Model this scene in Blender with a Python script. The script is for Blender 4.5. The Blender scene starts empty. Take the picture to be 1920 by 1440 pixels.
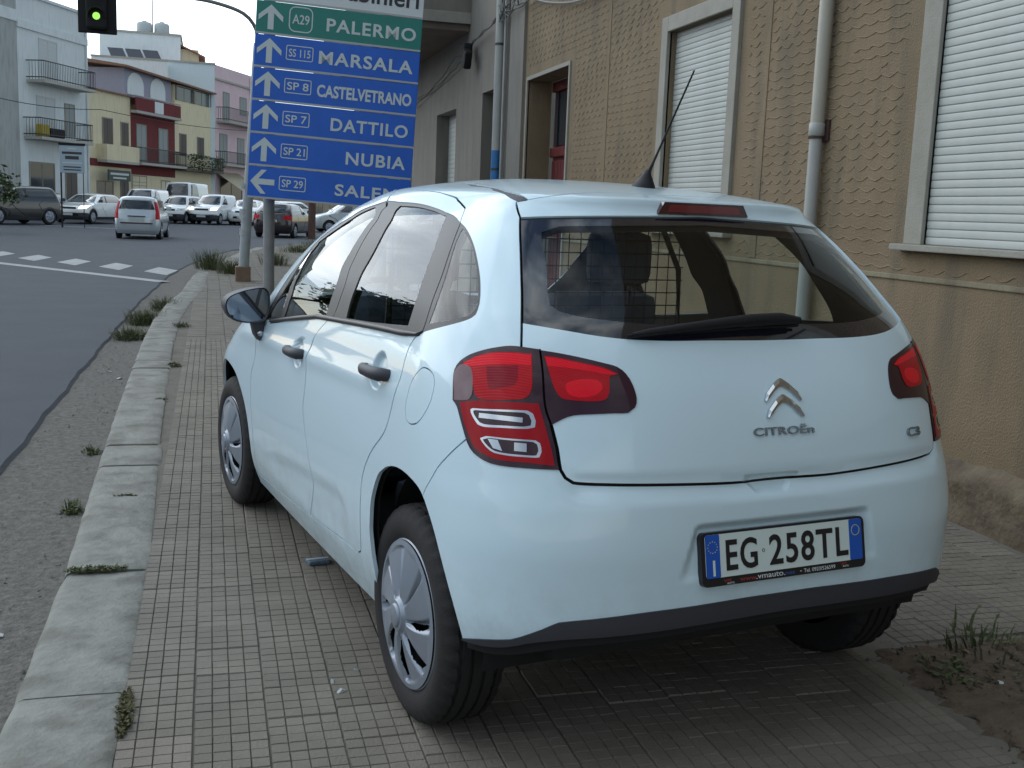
import bpy, bmesh, math, random
import numpy as np
from mathutils import Vector, Matrix
from mathutils.geometry import delaunay_2d_cdt
from math import radians as R, sin, cos, pi

random.seed(7); rng = np.random.default_rng(7)
SC = bpy.context.scene
COL = SC.collection

# ------------------------------------------------------------------ camera
STREET = R(10.4)                       # the parked car stands 10.4 degrees off the kerb line
CAM = Vector((-1.345, -3.093, 1.447))
def look(yaw, pitch, roll):
    F = Vector((sin(yaw)*cos(pitch), cos(yaw)*cos(pitch), sin(pitch)))
    Rt = Vector((cos(yaw), -sin(yaw), 0)); U = Rt.cross(F)
    R2 = cos(roll)*Rt + sin(roll)*U; U2 = -sin(roll)*Rt + cos(roll)*U
    return R2, U2, F
R2, U2, FW = look(R(26.12-10.4), R(-8.95), R(2.26))
cam = bpy.data.cameras.new('camera'); cam_o = bpy.data.objects.new('camera', cam); COL.objects.link(cam_o)
m = Matrix((R2, U2, -FW)).transposed().to_4x4(); m.translation = CAM; cam_o.matrix_world = m
cam.sensor_width = 36; cam.lens = 36*2030/1920; cam.clip_start = .05; cam.clip_end = 2000
SC.camera = cam_o

# ------------------------------------------------------------------ sky, sun, exposure
SUN_AZ, SUN_EL = R(-42), R(30)         # low over the road ahead, behind thin cloud
w = bpy.data.worlds.new('World'); SC.world = w; w.use_nodes = True
nt = w.node_tree; nt.nodes.clear()
N = nt.nodes.new; L = nt.links.new
out = N('ShaderNodeOutputWorld'); bg = N('ShaderNodeBackground'); bg.inputs['Strength'].default_value = .1
sky = N('ShaderNodeTexSky'); sky.sky_type = 'NISHITA'; sky.sun_disc = False
sky.sun_elevation = SUN_EL; sky.sun_rotation = SUN_AZ; sky.air_density = 1.2; sky.dust_density = .4; sky.ozone_density = 1.5
tc = N('ShaderNodeTexCoord'); mp = N('ShaderNodeMapping'); mp.inputs['Scale'].default_value = (1.1, 1.1, 3.2)
n1 = N('ShaderNodeTexNoise'); n1.inputs['Scale'].default_value = 1.7; n1.inputs['Detail'].default_value = 9; n1.inputs['Roughness'].default_value = .55
n1.inputs['Distortion'].default_value = .5
cr = N('ShaderNodeValToRGB'); cr.color_ramp.elements[0].position = .36; cr.color_ramp.elements[1].position = .62
n2 = N('ShaderNodeTexNoise'); n2.inputs['Scale'].default_value = 3.1; n2.inputs['Detail'].default_value = 7
cc = N('ShaderNodeValToRGB'); cc.color_ramp.elements[0].position = .40; cc.color_ramp.elements[0].color = (.42, .54, .66, 1)
cc.color_ramp.elements[1].position = .58; cc.color_ramp.elements[1].color = (.92, 1.0, 1.04, 1)
cm = N('ShaderNodeMix'); cm.data_type = 'RGBA'
gain = N('ShaderNodeVectorMath'); gain.operation = 'SCALE'; gain.inputs['Scale'].default_value = 11.5
dt = N('ShaderNodeVectorMath'); dt.operation = 'DOT_PRODUCT'; dt.inputs[1].default_value = (sin(SUN_AZ)*cos(SUN_EL), cos(SUN_AZ)*cos(SUN_EL), sin(SUN_EL))
L(tc.outputs['Generated'], dt.inputs[0])
fs = N('ShaderNodeMapRange'); fs.inputs['From Min'].default_value = .0; fs.inputs['From Max'].default_value = 1; fs.inputs['To Min'].default_value = 11; fs.inputs['To Max'].default_value = 25; fs.interpolation_type = 'SMOOTHSTEP'
L(dt.outputs['Value'], fs.inputs['Value']); L(fs.outputs['Result'], gain.inputs['Scale'])      # cloud is brighter towards the sun behind it
L(tc.outputs['Generated'], mp.inputs['Vector']); L(mp.outputs['Vector'], n1.inputs['Vector']); L(mp.outputs['Vector'], n2.inputs['Vector'])
L(n1.outputs['Fac'], cr.inputs['Fac']); L(n2.outputs['Fac'], cc.inputs['Fac']); L(cc.outputs['Color'], gain.inputs[0])
L(cr.outputs['Color'], cm.inputs['Factor']); L(sky.outputs['Color'], cm.inputs['A']); L(gain.outputs['Vector'], cm.inputs['B'])
L(cm.outputs['Result'], bg.inputs['Color']); L(bg.outputs['Background'], out.inputs['Surface'])
sl = bpy.data.lights.new('sun', 'SUN'); sl.energy = .8; sl.angle = R(55); sl.color = (.96, .98, 1.0)
so = bpy.data.objects.new('sun', sl); COL.objects.link(so)
so.rotation_euler = Vector((-sin(SUN_AZ)*cos(SUN_EL), -cos(SUN_AZ)*cos(SUN_EL), -sin(SUN_EL))).to_track_quat('-Z', 'Y').to_euler()
vs = SC.view_settings; vs.view_transform = 'Standard'; vs.look = 'None'; vs.gamma = 1; vs.use_curve_mapping = False; vs.exposure = .17
SC.cycles.max_bounces = 8; SC.cycles.transparent_max_bounces = 16; SC.cycles.use_denoising = True

# ------------------------------------------------------------------ helpers
def link(o, parent=None):
    COL.objects.link(o)
    if parent is not None: o.parent = parent
    return o
def tag(o, label=None, cat=None, group=None, kind=None):
    for k, v in (('label', label), ('category', cat), ('group', group), ('kind', kind)):
        if v: o[k] = v
    return o
def empty(name, loc=(0, 0, 0), rz=0, label=None, cat=None, group=None, parent=None):
    o = bpy.data.objects.new(name, None); o.location = loc; o.rotation_euler = (0, 0, rz); o.empty_display_size = .2
    link(o, parent); return tag(o, label, cat, group)
def copy_tree(o, parent=None):
    c = o.copy(); link(c, parent)
    if parent is not None: c.matrix_parent_inverse = o.matrix_parent_inverse.copy()
    for ch in list(o.children): copy_tree(ch, c)
    return c
class MB:
    """collects faces; build() links them as one mesh object"""
    def __init__(s): s.v = []; s.f = []; s.sm = []
    def add(s, vs, fs, smooth=False):
        b = len(s.v); s.v += [tuple(v) for v in vs]; s.f += [tuple(i+b for i in f) for f in fs]; s.sm += [smooth]*len(fs); return s
    def box(s, x0, x1, y0, y1, z0, z1, M=None):
        v = [(x, y, z) for x in (x0, x1) for y in (y0, y1) for z in (z0, z1)]
        if M is not None: v = [M @ Vector(p) for p in v]
        return s.add(v, [(0, 1, 3, 2), (4, 6, 7, 5), (0, 4, 5, 1), (2, 3, 7, 6), (0, 2, 6, 4), (1, 5, 7, 3)])
    def rbox(s, x0, x1, y0, y1, z0, z1, b=.01, M=None):
        """box with chamfered edges"""
        b = min(b, (x1-x0)*.49, (y1-y0)*.49, (z1-z0)*.49); bm = bmesh.new()
        r = bmesh.ops.create_cube(bm, size=1)
        for q in bm.verts: q.co = ((x0+x1)/2+q.co.x*(x1-x0), (y0+y1)/2+q.co.y*(y1-y0), (z0+z1)/2+q.co.z*(z1-z0))
        bmesh.ops.bevel(bm, geom=bm.edges[:], offset=b, segments=2, affect='EDGES', profile=.6)
        bm.verts.index_update(); v = [q.co.copy() for q in bm.verts]; f = [[q.index for q in fc.verts] for fc in bm.faces]; bm.free()
        if M is not None: v = [M @ q for q in v]
        return s.add(v, f)
    def tube(s, pts, rad, n=8, cap=True, smooth=True):
        pts = [Vector(p) for p in pts]; rr = rad if isinstance(rad, (list, tuple)) else [rad]*len(pts)
        rings = []; up = Vector((0, 0, 1))
        for i, p in enumerate(pts):
            d = (pts[min(i+1, len(pts)-1)]-pts[max(i-1, 0)]).normalized()
            a = d.cross(up)
            if a.length < 1e-3: a = d.cross(Vector((0, 1, 0)))
            a.normalize(); b = d.cross(a)
            rings.append([p+rr[i]*(cos(2*pi*k/n)*a+sin(2*pi*k/n)*b) for k in range(n)])
        v = [q for r in rings for q in r]; f = []
        for i in range(len(pts)-1):
            for k in range(n): f.append((i*n+k, i*n+(k+1) % n, (i+1)*n+(k+1) % n, (i+1)*n+k))
        s.add(v, f, smooth)
        if cap: s.add(rings[0], [tuple(range(n))[::-1]]); s.add(rings[-1], [tuple(range(n))])
        return s
    def lathe(s, prof, n=32, axis='z', M=None, smooth=True, a0=0, a1=2*pi):
        v = []; full = abs(a1-a0-2*pi) < 1e-6; m = n if full else n+1
        for r, h in prof:
            for k in range(m):
                a = a0+(a1-a0)*k/n
                p = (r*cos(a), r*sin(a), h) if axis == 'z' else (h, r*cos(a), r*sin(a)) if axis == 'x' else (r*cos(a), h, r*sin(a))
                v.append(M @ Vector(p) if M is not None else p)
        f = []
        for i in range(len(prof)-1):
            for k in range(n):
                k2 = (k+1) % m
                f.append((i*m+k, i*m+k2, (i+1)*m+k2, (i+1)*m+k))
        return s.add(v, f, smooth)
    def prism(s, poly, d, M=None):
        """poly: (x, z) outline; extruded along y from 0 to d"""
        n = len(poly); v = [(p[0], 0, p[1]) for p in poly]+[(p[0], d, p[1]) for p in poly]
        if M is not None: v = [M @ Vector(q) for q in v]
        return s.add(v, [tuple(range(n)), tuple(range(n, 2*n))[::-1]]+[((i+1) % n, i, i+n, (i+1) % n+n) for i in range(n)])
    def mesh(s, name):
        me = bpy.data.meshes.new(name); me.from_pydata(s.v, [], s.f)
        me.polygons.foreach_set('use_smooth', s.sm); me.update(); return me
    def build(s, name, mat, parent=None, fix=True, loc=None):
        me = s.mesh(name)
        if fix:
            bm = bmesh.new(); bm.from_mesh(me); bmesh.ops.recalc_face_normals(bm, faces=bm.faces[:]); bm.to_mesh(me); bm.free()
        me.materials.append(mat); o = bpy.data.objects.new(name, me)
        if loc is not None: o.location = loc
        return link(o, parent)

# ------------------------------------------------------------------ materials
MATS = {}
def mat(name, base=(.5, .5, .5), rough=.6, metal=0., coat=0., coat_rough=.05, var=0., scale=8., bump=0., bscale=40., spec=.5, emit=None, estr=0., second=None, detail=6., objvar=0., trans=0.):
    if name in MATS: return MATS[name]
    m = bpy.data.materials.new(name); m.use_nodes = True; t = m.node_tree; b = t.nodes['Principled BSDF']
    b.inputs['Base Color'].default_value = (*base, 1); b.inputs['Roughness'].default_value = rough; b.inputs['Metallic'].default_value = metal
    b.inputs['Coat Weight'].default_value = coat; b.inputs['Coat Roughness'].default_value = coat_rough; b.inputs['Specular IOR Level'].default_value = spec
    b.inputs['Transmission Weight'].default_value = trans
    if emit: b.inputs['Emission Color'].default_value = (*emit, 1); b.inputs['Emission Strength'].default_value = estr
    col = None
    if var > 0 or second or bump > 0 or objvar > 0:
        g = t.nodes.new('ShaderNodeTexCoord')
    if var > 0 or second:
        nz = t.nodes.new('ShaderNodeTexNoise'); nz.inputs['Scale'].default_value = scale; nz.inputs['Detail'].default_value = detail; nz.inputs['Roughness'].default_value = .65
        t.links.new(g.outputs['Object'], nz.inputs['Vector'])
        rp = t.nodes.new('ShaderNodeValToRGB'); rp.color_ramp.elements[0].position = .3; rp.color_ramp.elements[1].position = .7
        c2 = second if second else tuple(min(1, c*(1+var)) for c in base); c1 = base if second else tuple(c*(1-var) for c in base)
        rp.color_ramp.elements[0].color = (*c1, 1); rp.color_ramp.elements[1].color = (*c2, 1)
        t.links.new(nz.outputs['Fac'], rp.inputs['Fac']); col = rp.outputs['Color']
        t.links.new(col, b.inputs['Base Color'])
    if objvar > 0:
        oi = t.nodes.new('ShaderNodeObjectInfo'); hs = t.nodes.new('ShaderNodeHueSaturation'); mr = t.nodes.new('ShaderNodeMapRange')
        mr.inputs['To Min'].default_value = 1-objvar; mr.inputs['To Max'].default_value = 1+objvar
        t.links.new(oi.outputs['Random'], mr.inputs['Value']); t.links.new(mr.outputs['Result'], hs.inputs['Value'])
        if col is None: hs.inputs['Color'].default_value = (*base, 1)
        else: t.links.new(col, hs.inputs['Color'])
        t.links.new(hs.outputs['Color'], b.inputs['Base Color'])
    if bump > 0:
        nb = t.nodes.new('ShaderNodeTexNoise'); nb.inputs['Scale'].default_value = bscale; nb.inputs['Detail'].default_value = 8
        bp = t.nodes.new('ShaderNodeBump'); bp.inputs['Strength'].default_value = bump; bp.inputs['Distance'].default_value = .01
        t.links.new(g.outputs['Object'], nb.inputs['Vector']); t.links.new(nb.outputs['Fac'], bp.inputs['Height']); t.links.new(bp.outputs['Normal'], b.inputs['Normal'])
    MATS[name] = m; return m
def glass_mat(name, tint, refl=(1, 1, 1), f0=.05):
    m = bpy.data.materials.new(name); m.use_nodes = True; t = m.node_tree; t.nodes.clear()
    o = t.nodes.new('ShaderNodeOutputMaterial'); tr = t.nodes.new('ShaderNodeBsdfTransparent'); gl = t.nodes.new('ShaderNodeBsdfGlossy'); geo = t.nodes.new('ShaderNodeNewGeometry'); dp = t.nodes.new('ShaderNodeVectorMath'); dp.operation = 'DOT_PRODUCT'; mx = t.nodes.new('ShaderNodeMixShader')
    tr.inputs['Color'].default_value = (*tint, 1); gl.inputs['Roughness'].default_value = .0; gl.inputs['Color'].default_value = (*refl, 1); 
    def mth(op, a, b):
        n = t.nodes.new('ShaderNodeMath'); n.operation = op
        for i, q in enumerate((a, b)):
            if q is None: continue
            if isinstance(q, (int, float)): n.inputs[i].default_value = q
            else: t.links.new(q, n.inputs[i])
        return n.outputs[0]
    t.links.new(geo.outputs['Normal'], dp.inputs[0]); t.links.new(geo.outputs['Incoming'], dp.inputs[1])
    c1 = mth('SUBTRACT', 1., mth('ABSOLUTE', dp.outputs['Value'], None)); fac = mth('ADD', f0, mth('MULTIPLY', 1-f0, mth('POWER', c1, 5.)))      # reflectance of both faces of the pane
    t.links.new(fac, mx.inputs['Fac']); t.links.new(tr.outputs['BSDF'], mx.inputs[1]); t.links.new(gl.outputs['BSDF'], mx.inputs[2]); t.links.new(mx.outputs['Shader'], o.inputs['Surface'])
    MATS[name] = m; return m
M_paint = mat('white_paint', (.63, .78, .855), .36, coat=.75, coat_rough=.03)
def grime(m_):
    t = m_.node_tree; b = t.nodes['Principled BSDF']; g = t.nodes.new('ShaderNodeTexCoord'); sx = t.nodes.new('ShaderNodeSeparateXYZ'); mr = t.nodes.new('ShaderNodeMapRange'); mr.inputs['From Min'].default_value = .62; mr.inputs['From Max'].default_value = .22; mr.inputs['To Max'].default_value = .5
    nz = t.nodes.new('ShaderNodeTexNoise'); nz.inputs['Scale'].default_value = 11; nz.inputs['Detail'].default_value = 12; nz.inputs['Roughness'].default_value = .7; rp = t.nodes.new('ShaderNodeValToRGB'); rp.color_ramp.elements[0].position = .42; rp.color_ramp.elements[1].position = .75
    mu = t.nodes.new('ShaderNodeMath'); mu.operation = 'MULTIPLY'; mx = t.nodes.new('ShaderNodeMix'); mx.data_type = 'RGBA'; mx.inputs['A'].default_value = b.inputs['Base Color'].default_value; mx.inputs['B'].default_value = (.30, .29, .26, 1)
    L = t.links.new; L(g.outputs['Object'], sx.inputs[0]); L(sx.outputs['Z'], mr.inputs['Value']); L(g.outputs['Object'], nz.inputs['Vector']); L(nz.outputs['Fac'], rp.inputs['Fac']); L(rp.outputs['Color'], mu.inputs[0]); L(mr.outputs['Result'], mu.inputs[1]); L(mu.outputs[0], mx.inputs['Factor']); L(mx.outputs['Result'], b.inputs['Base Color'])
grime(M_paint)                          # road film splashed up the sills and bumper
M_dark = mat('dark_plastic', (.040, .040, .050), .5, bump=.15, bscale=350)
M_pillar = mat('pillar_film', (.045, .040, .040), .42)
M_black = mat('black_trim', (.010, .010, .012), .55, spec=.3)
M_void = mat('underbody', (.012, .011, .012), .9)
M_rubber = mat('tyre_rubber', (.014, .0125, .013), .8, bump=.2, bscale=180)
M_cap = mat('wheel_cover_silver', (.25, .28, .33), .36, metal=.3, coat=.2)
M_chrome = mat('chrome', (.62, .64, .67), .16, metal=1.)
M_lred = mat('lamp_red', (.46, .003, .010), .35, coat=.2, coat_rough=.02, spec=.12)
M_lbright = mat('lamp_red_bright', (.80, .006, .020), .35, coat=.2, coat_rough=.02, spec=.12)
M_lmid = mat('lamp_red_chamber', (.25, .003, .014), .35, coat=.2, coat_rough=.02, spec=.12)
M_lredd = mat('lamp_red_deep', (.34, .003, .008), .35, coat=.2, coat_rough=.02, spec=.12)
M_ldark = mat('lamp_smoked', (.030, .004, .012), .3, coat=.45, coat_rough=.02, spec=.25)
M_lclear = mat('lamp_clear', (.13, .055, .065), .25, coat=.3, coat_rough=.02, second=(.20, .12, .13), scale=9)
M_lsilver = mat('lamp_reflector', (.46, .47, .50), .16, metal=.9, coat=.4)
M_stop = mat('stop_lamp_red', (.17, .008, .014), .15, coat=1.)
M_glass = glass_mat('window_glass', (.80, .86, .84), f0=.07)
M_rglass = glass_mat('rear_glass', (.86, .90, .89), f0=.035)
M_mirror = mat('mirror_glass', (.17, .20, .25), .03, metal=1.)
M_seat = mat('seat_fabric', (.10, .12, .17), .9, bump=.2)
M_trim = mat('cabin_trim', (.022, .018, .018), .8)
M_wire = mat('wire_mesh', (.02, .02, .02), .6)

# ------------------------------------------------------------------ car shells: stacked plan outlines
def _pchip(x, y):
    h = np.diff(x); d = np.diff(y)/h; m = np.zeros_like(y)
    for i in range(1, len(x)-1):
        if d[i-1]*d[i] > 0:
            a = 2*h[i]+h[i-1]; b = h[i]+2*h[i-1]; m[i] = (a+b)/(a/d[i-1]+b/d[i])
    m[0] = d[0]; m[-1] = d[-1]; return m
class Shell:
    """rows: z, rear y, half width, rear corner depth, rear squareness, front y, front depth, front squareness.
    s: 0 rear centre, 1 rear end of the side, 2 front end, 3 front centre, negative on the left; t: height along the section"""
    def __init__(self, rows, barrel=(.022, .034), ymid=1.2, yspan=2.0):
        self.r = np.array(rows, float); r = self.r
        self.T = np.concatenate([[0], np.cumsum(np.hypot(np.diff(r[:, 0]), np.diff(r[:, 2])))]); self.TT = self.T[-1]
        self.m = [_pchip(self.T, r[:, k]) for k in range(8)]; self.b = barrel; self.ym = ymid; self.ys = yspan
    def ev(self, k, t):
        T = self.T; t = np.clip(t, 0, self.TT); i = np.clip(np.searchsorted(T, t, side='right')-1, 0, len(T)-2)
        h = T[i+1]-T[i]; u = (t-T[i])/h; y = self.r[:, k]; m = self.m[k]
        return (1+2*u)*(1-u)**2*y[i]+u*(1-u)**2*h*m[i]+u*u*(3-2*u)*y[i+1]+u*u*(u-1)*h*m[i+1]
    def P(self, s, t):
        s = np.asarray(s, float); t = np.asarray(t, float); sg = np.where(s < 0, -1., 1.); a = np.abs(s)
        z, yr, hw, br, pr, yf, bf, pf = [self.ev(k, t) for k in range(8)]
        Ln = yf-yr; sc = np.minimum(1, .98*Ln/(br+bf)); br = br*sc; bf = bf*sc
        def q(th, p):
            c = np.abs(np.cos(th)); n = np.abs(np.sin(th)); r = (c**p+n**p)**(-1/p); return n*r, c*r
        xr, cr = q(np.clip(a, 0, 1)*np.pi/2, pr); xf, cf = q((1-np.clip(a-2, 0, 1))*np.pi/2, pf)
        x = np.where(a <= 1, hw*xr, np.where(a < 2, hw, hw*xf))
        y = np.where(a <= 1, yr+br*(1-cr), np.where(a < 2, yr+br+(a-1)*(Ln-br-bf), yf-bf*(1-cf)))
        ym = np.clip((y-self.ym)/self.ys, -1, 1); x = x*(1-np.where(ym > 0, self.b[1], self.b[0])*ym**2)
        return np.stack([sg*x, y, np.broadcast_to(z, x.shape)], -1)
    def Nrm(self, s, t):
        e = 1e-3; s = np.asarray(s, float); t = np.asarray(t, float)
        t0 = np.clip(t, e, self.TT-2*e)
        du = self.P(s+e, t0)-self.P(s-e, t0); dv = self.P(s, t0+e)-self.P(s, t0-e)
        n = np.cross(du, dv); ln = np.linalg.norm(n, axis=-1, keepdims=True); n = n/np.maximum(ln, 1e-12)
        top = t > self.TT-.03
        n[top] = (0, 0, 1)
        return n
    def t_of_z(self, z):
        lo, hi = 0., self.TT
        for _ in range(40):
            m = (lo+hi)/2
            if float(self.ev(0, np.array(m))) < z: lo = m
            else: hi = m
        return (lo+hi)/2
    def side(self, y, z, sg=-1):
        t = self.t_of_z(z); lo, hi = 0., 3.
        for _ in range(40):
            m = (lo+hi)/2
            if self.P(np.array(m), np.array(t))[1] < y: lo = m
            else: hi = m
        return (sg*(lo+hi)/2, t)
    def end(self, x, z, front=False):
        t = self.t_of_z(z); sg = -1 if x < 0 else 1; x = abs(x); lo, hi = (0., 1.) if not front else (2., 3.)
        for _ in range(40):
            m = (lo+hi)/2; px = abs(self.P(np.array(m), np.array(t))[0])
            if (px < x) != front: lo = m
            else: hi = m
        return (sg*(lo+hi)/2, t)
UA, UB, UC = 1.15, 1.75, 1.2
def U_of_s(s):
    a = np.abs(s); return np.sign(s)*np.where(a <= 1, UA*a, np.where(a <= 2, UA+UB*(a-1), UA+UB+UC*(a-2)))
def s_of_U(u):
    a = np.abs(u); return np.sign(u)*np.where(a <= UA, a/UA, np.where(a <= UA+UB, 1+(a-UA)/UB, 2+(a-UA-UB)/UC))
def spline(pts, closed=False, step=.012, corners=()):
    """Catmull-Rom through pts; indices in corners stay sharp"""
    n = len(pts); out = []; P_ = [np.array(p, float) for p in pts]
    for i in range(n if closed else n-1):
        p1, p2 = P_[i], P_[(i+1) % n]
        p0 = P_[i-1] if (closed or i > 0) and i not in corners else 2*p1-p2
        j = (i+1) % n
        p3 = P_[(i+2) % n] if (closed or i+2 < n) and j not in corners else 2*p2-p1
        k = max(1, int(np.linalg.norm(p2-p1)/step))
        for q in range(k):
            u = q/k; out.append(.5*((2*p1)+(-p0+p2)*u+(2*p0-5*p1+4*p2-p3)*u*u+(-p0+3*p1-3*p2+p3)*u**3))
    if not closed: out.append(P_[-1])
    return np.array(out)
def band(line, w):
    d = np.gradient(line, axis=0); d /= np.maximum(np.linalg.norm(d, axis=1, keepdims=True), 1e-9); nrm = np.stack([-d[:, 1], d[:, 0]], 1)
    return np.concatenate([line+nrm*w/2, (line-nrm*w/2)[::-1]])
def inpoly(pts, poly):
    x, y = pts[:, 0], pts[:, 1]; r = np.zeros(len(pts), bool)
    mn, mx = poly.min(0), poly.max(0); idx = np.where((x >= mn[0]) & (x <= mx[0]) & (y >= mn[1]) & (y <= mx[1]))[0]
    if len(idx) == 0: return r
    xx, yy = x[idx], y[idx]; c = np.zeros(len(idx), bool); j = len(poly)-1
    for i in range(len(poly)):
        xi, yi = poly[i]; xj, yj = poly[j]
        if yi != yj: c ^= ((yi > yy) != (yj > yy)) & (xx < (xj-xi)*(yy-yi)/(yj-yi)+xi)
        j = i
    r[idx] = c; return r
def cut_shell(sh, regions, bands, cols, rows, clear=.006, extra=None):
    """constrained triangulation of the unrolled shell; regions: [(name, closed poly in U,V)], bands the same; later names win.
    returns verts (U,V), tris, label index per tri, names"""
    V = [tuple(p) for p in np.array(np.meshgrid(cols, rows)).reshape(2, -1).T]
    if extra is not None: V += [tuple(p) for p in extra]
    polys = [p for _, p in regions]+[p for p in bands]
    seg = []
    for p in polys:
        q = np.roll(p, -1, 0); seg.append(np.stack([p, q], 1))
    segs = np.concatenate(seg) if seg else np.zeros((0, 2, 2))
    # drop grid points that crowd a cut line
    V = np.array(V); keep = np.ones(len(V), bool)
    cell = .05; bins = {}
    for k, sgm in enumerate(segs):
        mn = np.floor((sgm.min(0)-clear)/cell).astype(int); mx = np.floor((sgm.max(0)+clear)/cell).astype(int)
        for a in range(mn[0], mx[0]+1):
            for b in range(mn[1], mx[1]+1): bins.setdefault((a, b), []).append(k)
    vb = np.floor(V/cell).astype(int); order = {}
    for i, (a, b) in enumerate(map(tuple, vb)):
        if (a, b) in bins: order.setdefault((a, b), []).append(i)
    bu0, bu1, bv0, bv1 = cols[0], cols[-1], rows[0], rows[-1]
    for key, ids in order.items():
        S = segs[bins[key]]; p = V[ids]
        a = S[None, :, 0]; d = S[None, :, 1]-a; ap = p[:, None]-a; u = np.clip((ap*d).sum(-1)/np.maximum((d*d).sum(-1), 1e-12), 0, 1)
        dist = np.linalg.norm(ap-u[..., None]*d, axis=-1).min(1); keep[np.array(ids)[dist < clear]] = False
    edge = (V[:, 0] == bu0) | (V[:, 0] == bu1) | (V[:, 1] == bv0) | (V[:, 1] == bv1)
    V = V[keep | edge]; pts = [Vector(p) for p in V]; edges = []
    for p in polys:
        b = len(pts); n = len(p); pts += [Vector((min(max(q[0], bu0), bu1), min(max(q[1], bv0), bv1))) for q in p]; edges += [(b+i, b+(i+1) % n) for i in range(n)]
    ov, oe, of, *_ = delaunay_2d_cdt(pts, edges, [], 0, 1e-6)
    ov = np.array([tuple(v) for v in ov]); of = np.array([f for f in of if len(f) == 3]); c = ov[of].mean(1)
    lab = np.zeros(len(of), int); names = ['skin']
    for nm, p in regions:
        if nm not in names: names.append(nm)
        lab[inpoly(c, p)] = names.index(nm)
    names.append('gap'); g = len(names)-1
    for p in bands: lab[inpoly(c, p)] = g
    return ov, of, lab, names
def components(tris, mask):
    idx = np.where(mask)[0]; par = {i: i for i in idx}
    def fd(a):
        while par[a] != a: par[a] = par[par[a]]; a = par[a]
        return a
    em = {}
    for i in idx:
        t = tris[i]
        for a, b in ((t[0], t[1]), (t[1], t[2]), (t[2], t[0])):
            k = (min(a, b), max(a, b))
            if k in em: par[fd(i)] = fd(em[k])
            else: em[k] = i
    return {i: fd(i) for i in idx}
def panel(name, ov, tris, sh, material, parent, offset=0., rim=0., disp=None, base=None):
    """mesh of the given triangles lifted onto the shell with its true normals, plus a turned-in rim"""
    used = np.unique(tris); mp_ = -np.ones(len(ov), int); mp_[used] = np.arange(len(used)); uv = ov[used]
    s = s_of_U(uv[:, 0]); t = uv[:, 1]; n = sh.Nrm(s, t); p = sh.P(s, t)+n*offset
    if disp is not None:
        e = 2e-3; p = disp(p, n, s, t)
        # normals from the displaced surface
        def full(ss, tt): return disp(sh.P(ss, tt)+sh.Nrm(ss, tt)*offset, sh.Nrm(ss, tt), ss, tt)
        t0 = np.clip(t, e, sh.TT-.04); du = full(s+e, t0)-full(s-e, t0); dv = full(s, t0+e)-full(s, t0-e)
        nn = np.cross(du, dv); ln = np.linalg.norm(nn, axis=1, keepdims=True); ok = (ln[:, 0] > 1e-9) & (t < sh.TT-.05); n[ok] = (nn/np.maximum(ln, 1e-12))[ok]
    f = mp_[tris]; a, b, c = p[f[:, 0]], p[f[:, 1]], p[f[:, 2]]
    fn = np.cross(b-a, c-a); area = np.linalg.norm(fn, axis=1); good = area > 1e-9
    f = f[good]; fn = fn[good]; flip = (fn*n[f[:, 0]]).sum(1) < 0; f[flip] = f[flip][:, ::-1]
    verts = list(map(tuple, p)); faces = list(map(tuple, f)); nv = len(verts); norms = list(map(tuple, n))
    if rim > 0:
        cnt = {}
        for t_ in faces:
            for i in range(3):
                k = (t_[i], t_[(i+1) % 3]); cnt[k] = 1
        bd = [k for k in cnt if (k[1], k[0]) not in cnt]
        new = {}
        for i in {i for e in bd for i in e}:
            new[i] = len(verts); verts.append(tuple(p[i]-n[i]*rim)); norms.append(None)
        rimf = [(k[1], k[0], new[k[0]], new[k[1]]) for k in bd]
    else: rimf = []
    me = bpy.data.meshes.new(name); me.from_pydata(verts, [], faces+rimf)
    me.polygons.foreach_set('use_smooth', [True]*len(faces)+[False]*len(rimf)); me.update()
    ln = []
    for pl in me.polygons:
        if pl.index < len(faces):
            for vi in pl.vertices: ln.append(norms[vi])
        else:
            for vi in pl.vertices: ln.append(tuple(pl.normal))
    me.normals_split_custom_set(ln); me.materials.append(material)
    return link(bpy.data.objects.new(name, me), parent)
def mir(poly): return np.array(poly)*np.array([-1, 1])
def toU(pts): p = np.array(pts, float); return np.stack([U_of_s(p[:, 0]), p[:, 1]], 1)

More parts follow.
